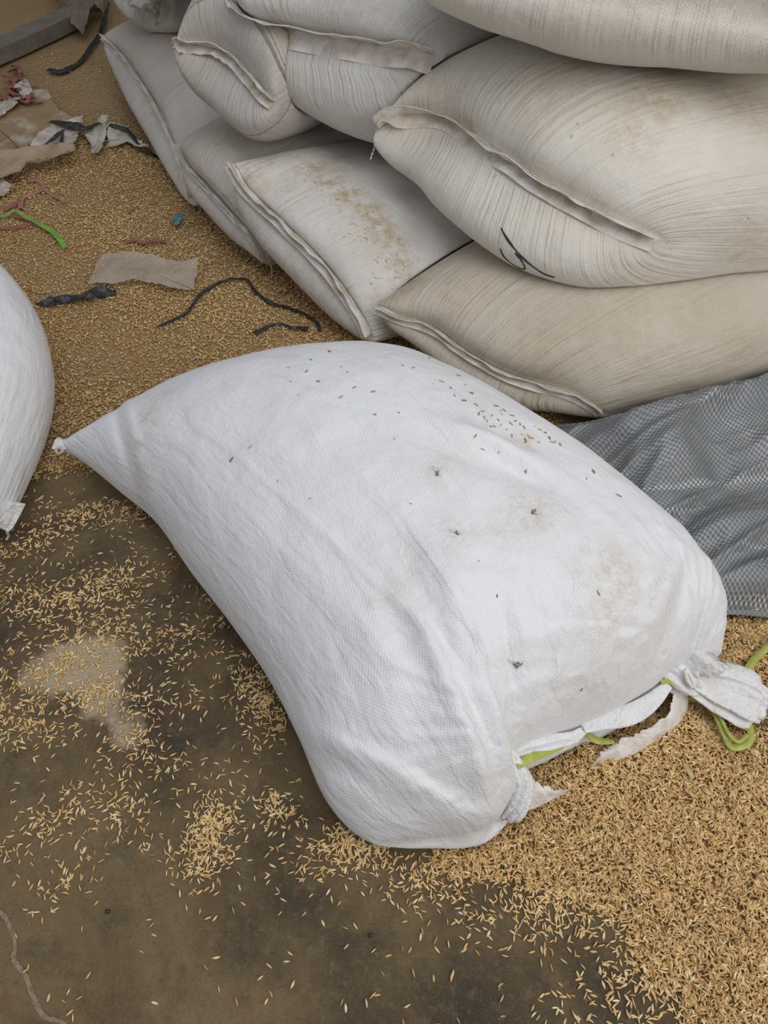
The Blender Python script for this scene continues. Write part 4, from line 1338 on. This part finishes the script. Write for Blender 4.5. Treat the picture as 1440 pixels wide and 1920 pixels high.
def husk_mesh(x, y, z, length, yaw, pitch, hi, g):
    """x, y, z arrays -> vertices, triangles and a tint per vertex"""
    n = len(x)
    if hi:
        st = [(-.5, 0), (-.30, .62), (.02, 1.0), (.32, .68), (.5, 0)]
        base = [(-.5, 0, 0)]
        for (t, r) in st[1:4]:
            base += [(t, r, -.12), (t, r * .25, r * .62), (t, -r, .02), (t, -r * .2, -r * .5)]
        base.append((.5, 0, .05))
        base = np.array(base)
        F = [(0, 2, 1), (0, 3, 2), (0, 4, 3), (0, 1, 4)]
        for k in (1, 5):
            for j in range(4):
                a, b = k + j, k + (j + 1) % 4
                F += [(a, b, b + 4), (a, b + 4, a + 4)]
        F += [(13, 9, 10), (13, 10, 11), (13, 11, 12), (13, 12, 9)]
    else:
        base = np.array([(-.5, 0, 0), (0, 1, -.1), (.05, .1, .6), (0, -1, 0), (0, 0, -.5), (.5, 0, 0)])
        F = [(0, 2, 1), (0, 3, 2), (0, 4, 3), (0, 1, 4), (5, 1, 2), (5, 2, 3), (5, 3, 4), (5, 4, 1)]
    F = np.array(F)
    m = len(base)
    wd = length * (.135 + .055 * g.random(n))
    B = np.empty((n, m, 3))
    B[..., 0] = base[:, 0] * length[:, None]
    bend = (g.random(n) - .5) * .35
    B[..., 1] = base[:, 1] * wd[:, None] + bend[:, None] * length[:, None] * (base[:, 0] ** 2)
    B[..., 2] = base[:, 2] * wd[:, None]
    roll = g.random(n) * 6.28
    c, s = np.cos(roll)[:, None], np.sin(roll)[:, None]
    yy, zz = B[..., 1] * c - B[..., 2] * s, B[..., 1] * s + B[..., 2] * c
    B[..., 1], B[..., 2] = yy, zz
    c, s = np.cos(pitch)[:, None], np.sin(pitch)[:, None]
    xx, zz = B[..., 0] * c - B[..., 2] * s, B[..., 0] * s + B[..., 2] * c
    B[..., 0], B[..., 2] = xx, zz
    c, s = np.cos(yaw)[:, None], np.sin(yaw)[:, None]
    xx, yy = B[..., 0] * c - B[..., 1] * s, B[..., 0] * s + B[..., 1] * c
    B[..., 0] = xx + x[:, None]
    B[..., 1] = yy + y[:, None]
    B[..., 2] += z[:, None]
    low = B[..., 2].min(1)
    B[..., 2] += np.maximum(.0004 - low, 0)[:, None]
    FF = (F[None] + (np.arange(n) * m)[:, None, None]).reshape(-1, 3)
    tint = np.repeat(np.clip(g.normal(.52, .22, n), 0, 1), m)
    return B.reshape(-1, 3), FF, tint


def combine(name, pieces, mats, label, cat):
    V, F, T, M, off = [], [], [], [], 0
    for (v, f, t, mi) in pieces:
        V.append(v)
        F.append(f + off)
        T.append(t)
        M.append(np.full(len(f), mi))
        off += len(v)
    o = mesh_obj(name, np.vstack(V), np.vstack(F), mats, attrs={'tint': np.concatenate(T)}, mat_idx=np.concatenate(M))
    return tag(o, label, cat, kind='stuff')


def tri_grid(n, m):
    g_ = grid_faces(n, m)
    return np.vstack([g_[:, [0, 1, 2]], g_[:, [0, 2, 3]]])


def hidden(x, y, hgt, trees):
    """true where a sack or sheet covers the spot"""
    r = np.zeros(len(x), bool)
    for i in range(len(x)):
        for t in trees:
            h_ = t.ray_cast(Vector((float(x[i]), float(y[i]), float(hgt) + .0)), Vector((0, 0, 1)), 2.0)
            if h_[0] is not None and h_[0].z < hgt + .025:
                r[i] = True
                break
    return r


def settle(x, y, h, gap, trees, drop=-.012):
    """keep a bed of husks under whatever presses on it"""
    h = h.copy()
    for i in range(len(x)):
        if h[i] < -.005:
            continue
        for t in trees:
            h_ = t.ray_cast(Vector((float(x[i]), float(y[i]), -.2)), Vector((0, 0, 1)), 2.0)
            if h_[0] is not None and h_[0].z - gap < h[i]:
                h[i] = max(h_[0].z - gap, drop)
    return h


PRESS = [TREES[k] for k in list(TREES)] + [HERO_TREE]
# 1) the heap that has run out of the torn mouth
g = np.random.default_rng(21)
HP = [P(*p) for p in [(1200, 1090), (1300, 1140), (1440, 1145), (1800, 1150), (2100, 2100), (1340, 2040), (1215, 1850), (1150, 1740), (1060, 1690), (960, 1665), (850, 1650), (800, 1600), (880, 1560), (930, 1520), (930, 1430), (1060, 1380), (1180, 1330), (1220, 1260)]]


def heap_h(x, y):
    wob = .020 * vnoise(np.stack([x * 22, y * 22, 0 * x], -1), 31) + .010 * vnoise(np.stack([x * 60, y * 60, 0 * x], -1), 32)
    d = edge_dist(x, y, HP) + wob
    h_ = .020 * smooth(-.004, .10, d) + .010 * smooth(.06, .25, d)
    c = P(1090, 1420)
    h_ = h_ + .028 * np.exp(-((x - c[0]) ** 2 + (y - c[1]) ** 2) / .06 ** 2)
    c = P(1185, 1355)
    h_ = h_ + .028 * np.exp(-((x - c[0]) ** 2 + (y - c[1]) ** 2) / .055 ** 2)
    c = P(1010, 1460)
    h_ = h_ + .016 * np.exp(-((x - c[0]) ** 2 + (y - c[1]) ** 2) / .05 ** 2)
    for (px, py, r_, k) in [(1400, 1318, .045, .034), (1352, 1345, .035, .030), (1440, 1335, .06, .03)]:
        c = P(px, py)
        h_ = h_ - k * np.exp(-((x - c[0]) ** 2 + ((y - c[1]) * 1.2) ** 2) / r_ ** 2)
    h_ = h_ + .004 * vnoise(np.stack([x * 14, y * 14, 0 * x], -1), 33) * smooth(0, .06, d)
    return np.where(d > -.004, h_, -.01), d


hx, hy = np.linspace(-.05, 1.3, 230), np.linspace(-.05, .98, 190)
HX, HY = np.meshgrid(hx, hy, indexing='ij')
HH, HD = heap_h(HX, HY)
HH = HH - .0035
HH = settle(HX.ravel(), HY.ravel(), HH.ravel(), .006, [HERO_TREE, TARP_TREE]).reshape(HX.shape)
bed = (np.stack([HX.ravel(), HY.ravel(), np.maximum(HH, -.012).ravel()], 1), tri_grid(230, 190), np.full(HX.size, .4), 1)
NH = 60000
x = -.05 + 1.1 * g.random(NH * 2)
y = -.02 + 1.0 * g.random(NH * 2)
h_, d_ = heap_h(x, y)
dens = smooth(-.03, .03, d_ + .01 * g.normal(size=len(x)))
keep = (g.random(len(x)) < dens) & ((h_ > .0005) | (g.random(len(x)) < .12))
x, y, h_ = x[keep], y[keep], h_[keep]
x, y, h_ = x[:NH], y[:NH], h_[:NH]
z = np.maximum(h_, 0) + .0045 * g.random(len(x)) - .001
z2 = settle(x, y, z, .006, [HERO_TREE, TARP_TREE])
ok = z2 > z - .004
x, y, z = x[ok], y[ok], z2[ok]
z = np.maximum(z, .0005)
ln = .0092 + .0045 * g.random(len(x))
v, f, t = husk_mesh(x, y, z, ln, g.random(len(x)) * 6.28, g.normal(0, .28, len(x)), True, g)
combine('rice_husk_heap', [(v, f, t, 0), bed], [M_HUSK, M_BED], 'heap of golden rice husks spilled from the torn mouth of the big sack', 'rice husks')

# 2) the carpet of husks behind the front sack
g = np.random.default_rng(22)
y_edge = P(200, 878)[1]


def carpet_h(x, y):
    e = y - (y_edge + .02 * vnoise(np.stack([x * 8, y * 0, 0 * x], -1), 41) + .012 * vnoise(np.stack([x * 30, y * 30, 0 * x], -1), 42))
    far = 1 - smooth(2.15, 2.9, y + .25 * vnoise(np.stack([x * 4, y * 4, 0 * x], -1), 44) + .35 * (x < -.9) * (-.9 - x))
    return e, far


cx_, cy_ = np.linspace(-1.9, 2.0, 260), np.linspace(.75, 4.2, 260)
CX, CY = np.meshgrid(cx_, cy_, indexing='ij')
E_, FR = carpet_h(CX, CY)
lump = .0035 * (vnoise(np.stack([CX * 7, CY * 7, 0 * CX], -1), 43) + 1)
CH = np.where(E_ > 0, (.002 + lump) * smooth(0, .12, E_), -.01) * np.where(E_ > 0, .25 + .75 * FR, 1)
CH = np.where((E_ > 0) & (FR < .35), CH - .006 * smooth(.35, 0, FR) , CH)
CH = CH - .0015
CH = settle(CX.ravel(), CY.ravel(), CH.ravel(), .005, PRESS + [TARP_TREE]).reshape(CX.shape)
bed = (np.stack([CX.ravel(), CY.ravel(), CH.ravel()], 1), tri_grid(260, 260), np.full(CX.size, .4), 1)
NC = 165000
x = -1.35 + 1.75 * g.random(NC)
y = .95 + 2.3 * g.random(NC) ** 1.15
x2, y2 = .55 + .8 * g.random(20000), 1.05 + .75 * g.random(20000)
x, y = np.concatenate([x, x2]), np.concatenate([y, y2])
E_, FR = carpet_h(x, y)
patch = vnoise(np.stack([x * 5, y * 5, 0 * x], -1), 46)
keep = (g.random(len(x)) < smooth(-.03, .02, E_) * (.10 + .90 * FR) * np.clip(.75 + .5 * patch, .3, 1)) & (np.abs(x) < (y + .9) * .62)
x, y, E_ = x[keep], y[keep], E_[keep]
lump = .0035 * (vnoise(np.stack([x * 7, y * 7, 0 * x], -1), 43) + 1)
z = np.where(E_ > 0, (.002 + lump) * smooth(0, .12, E_), 0) * (.25 + .75 * carpet_h(x, y)[1]) + .0005 + .004 * g.random(len(x))
z2 = settle(x, y, z, .004, PRESS + [TARP_TREE])
ok = z2 >= z
x, y, z = x[ok], y[ok], z[ok]
ln = .0095 + .005 * g.random(len(x))
v, f, t = husk_mesh(x, y, z, ln, g.random(len(x)) * 6.28, g.normal(0, .22, len(x)), False, g)
combine('rice_husk_carpet', [(v, f, np.clip(t + .10, 0, 1), 0), bed], [M_HUSK, M_DUSTBED], 'carpet of trodden rice husks covering the floor behind the front sack', 'rice husks')

# 3) husks strewn over the bare concrete
g = np.random.default_rng(23)
xs, ys = [], []


def strew(n, px, py, rx, ry, ang=0):
    c = P(px, py)
    a, b = g.normal(0, rx, n), g.normal(0, ry, n)
    xs.append(c[0] + a * math.cos(ang) - b * math.sin(ang))
    ys.append(c[1] + a * math.sin(ang) + b * math.cos(ang))


for s_ in [(420, 392, 1570, .022, .036, -.2), (260, 650, 1580, .045, .018, .3), (160, 690, 1600, .04, .014, .4), (220, 480, 1290, .018, .04, .5), (110, 500, 1340, .03, .03, 0), (230, 205, 1095, .045, .028, .2),
           (150, 130, 1130, .04, .02, .3), (200, 60, 1020, .10, .018, .6), (90, 110, 975, .06, .018, .5), (160, 30, 1125, .05, .03, 0), (260, 175, 1190, .06, .03, 0), (220, 90, 1255, .06, .022, .5), (190, 185, 1300, .03, .018, 0),
           (200, 20, 1340, .06, .03, .2), (90, 70, 1365, .04, .02, 0), (90, 250, 1390, .03, .02, 0), (120, 320, 1200, .06, .03, 0), (70, 290, 1325, .04, .02, 0), (60, 345, 1440, .05, .02, 0), (50, 135, 1500, .04, .015, .5),
           (70, 210, 1510, .03, .02, 0), (60, 85, 1545, .02, .012, 0), (60, 510, 1500, .012, .012, 0), (50, 530, 1530, .016, .012, 0), (60, 130, 1655, .03, .02, .5), (30, 20, 1605, .03, .01, 0), (40, 240, 1560, .04, .02, 0),
           (90, 430, 1130, .04, .03, 0), (60, 280, 960, .04, .02, 0), (110, 200, 960, .08, .02, 0), (260, 1000, 1690, .08, .02, .2), (420, 1180, 1780, .035, .09, .2), (160, 1050, 1720, .05, .03, 0), (200, 800, 1640, .04, .02, 0), (60, 1120, 1880, .06, .02, 0)]:
    strew(*s_)
n = 1100
xs.append(-.85 + 1.5 * g.random(n))
ys.append(-.12 + 1.1 * g.random(n))
n = 500
xs.append(-.85 + .8 * g.random(n))
ys.append(.5 + .5 * g.random(n))
n = 150
xs.append(.55 + .35 * g.random(n))
ys.append(.36 + .25 * g.random(n))
x, y = np.concatenate(xs), np.concatenate(ys)
ok = (y < y_edge + .02) & ~hidden(x, y, .0, [HERO_TREE])
x, y = x[ok], y[ok]
z = .0012 + .003 * g.random(len(x)) * 0
ln = .0088 + .0045 * g.random(len(x))
v, f, t = husk_mesh(x, y, z, ln, g.random(len(x)) * 6.28, g.normal(0, .06, len(x)), True, g)
combine('strewn_rice_husks', [(v, f, np.clip(t + .12, 0, 1), 0)], [M_HUSK], 'single rice husks and little clumps strewn over the bare concrete', 'rice husks')

# 4) husks lying on the sheets, one object each
g = np.random.default_rng(24)
protos, pale = [], []
for k in range(12):
    v, f, t = husk_mesh(np.zeros(1), np.zeros(1), np.zeros(1), np.array([.0115]), np.zeros(1), np.zeros(1), True, g)
    v = v - v.mean(0)
    me = bpy.data.meshes.new('rice_husk')
    me.from_pydata(v.tolist(), [], f.tolist())
    me.materials.append(M_HUSKD if k < 6 else M_HUSK)
    a = me.attributes.new('tint', 'FLOAT', 'POINT')
    a.data.foreach_set('value', np.full(len(v), .2 + .14 * (k % 6), np.float32))
    me.polygons.foreach_set('use_smooth', np.ones(len(me.polygons), bool))
    (protos if k < 6 else pale).append(me)


def put_husks(tree, spots, label, group, pr=None):
    for (px, py) in spots:
        p, n = on(tree, px, py, .0012)
        o = bpy.data.objects.new('rice_husk', (pr or protos)[int(g.integers(0, 6))])
        COL.objects.link(o)
        q = n.to_track_quat('Z', 'Y') @ Matrix.Rotation(float(g.random() * 6.28), 3, 'Z').to_quaternion()
        o.rotation_mode = 'QUATERNION'
        o.rotation_quaternion = q
        o.location = p
        s = .45 + .6 * float(g.random())
        o.scale = (s, s, s)
        tag(o, label, 'husk', group)


spots = [(541, 690), (575, 697), (545, 716), (640, 688), (652, 698), (583, 675), (597, 716), (665, 727), (640, 745), (700, 735), (703, 778), (755, 686), (775, 690), (805, 672), (812, 720), (828, 716), (845, 728), (860, 705), (872, 722), (852, 742), (884, 738), (870, 752), (893, 760),
         (905, 772), (913, 790), (922, 780), (934, 788), (926, 800), (940, 797), (950, 806), (958, 795), (966, 790), (975, 796), (982, 802), (978, 815), (985, 826), (990, 818), (983, 830), (996, 822), (1003, 800), (1012, 806), (1022, 812), (1030, 822), (1041, 828), (1050, 834), (1036, 830),
         (960, 780), (945, 770), (930, 762), (1010, 830), (987, 884), (1100, 898), (1112, 885), (435, 862), (522, 902), (581, 935), (740, 823), (770, 945), (898, 1052), (1122, 1112), (560, 742), (618, 660), (470, 838), (1160, 930), (905, 842), (935, 848)]
g2 = np.random.default_rng(5)
spots += [(930 + g2.normal(0, 40), 795 + g2.normal(0, 14)) for _ in range(8)]
put_husks(HERO_TREE, spots, 'single brown rice husk lying on top of the big front sack', 'husks on the front sack', protos[2:] + pale[:2])
put_husks(TARP_TREE, [(1318, 916), (1342, 1040), (1346, 1030), (1352, 1062), (1400, 1120), (1410, 1128), (1416, 1118), (1422, 1132), (1428, 1120), (1434, 1136), (1405, 1140), (1392, 1125), (1418, 1142), (1436, 1110), (1395, 1068), (1425, 1060)], 'single rice husk lying on the grey tarpaulin', 'husks on the tarpaulin', pale)
g3 = np.random.default_rng(9)
fs = []
for i in range(60):
    u = g3.random()
    fs.append((560 + 205 * u + g3.normal(0, 16), 325 + 240 * u ** 1.2 + g3.normal(0, 12)))
put_husks(BF_TREE, [s for s in fs if s[1] < 560], 'single rice husk lying in the brown stain of the white sack', 'husks on the stained sack', pale)
put_husks(BA_TREE, [(1072, 256), (940, 190), (1083, 232), (1055, 168), (1150, 290), (1120, 200), (1200, 240), (930, 330), (1257, 148), (1403, 408)], 'single rice husk stuck on the big cream-white sack', 'husks on the cream sack', pale)

TREES[hero['label']] = HERO_TREE
paint(hero['label'], [(275, 780, .03, .55), (262, 830, .025, .6), (262, 880, .03, .6), (262, 930, .03, .5), (300, 745, .03, .4), (1000, 960, .05, .55), (950, 985, .04, .35), (855, 1005, .04, .4), (820, 890, .03, .4), (1150, 1075, .05, .6), (1180, 1110, .04, .4), (1140, 1160, .05, .5), (1240, 1090, .05, .3),
                      (1110, 1050, .05, .3), (770, 1060, .05, .35), (720, 1120, .04, .3), (700, 1030, .03, .2), (1090, 1290, .04, .4), (850, 860, .05, .25), (760, 850, .04, .2), (985, 830, .03, .5), (900, 780, .04, .3)])
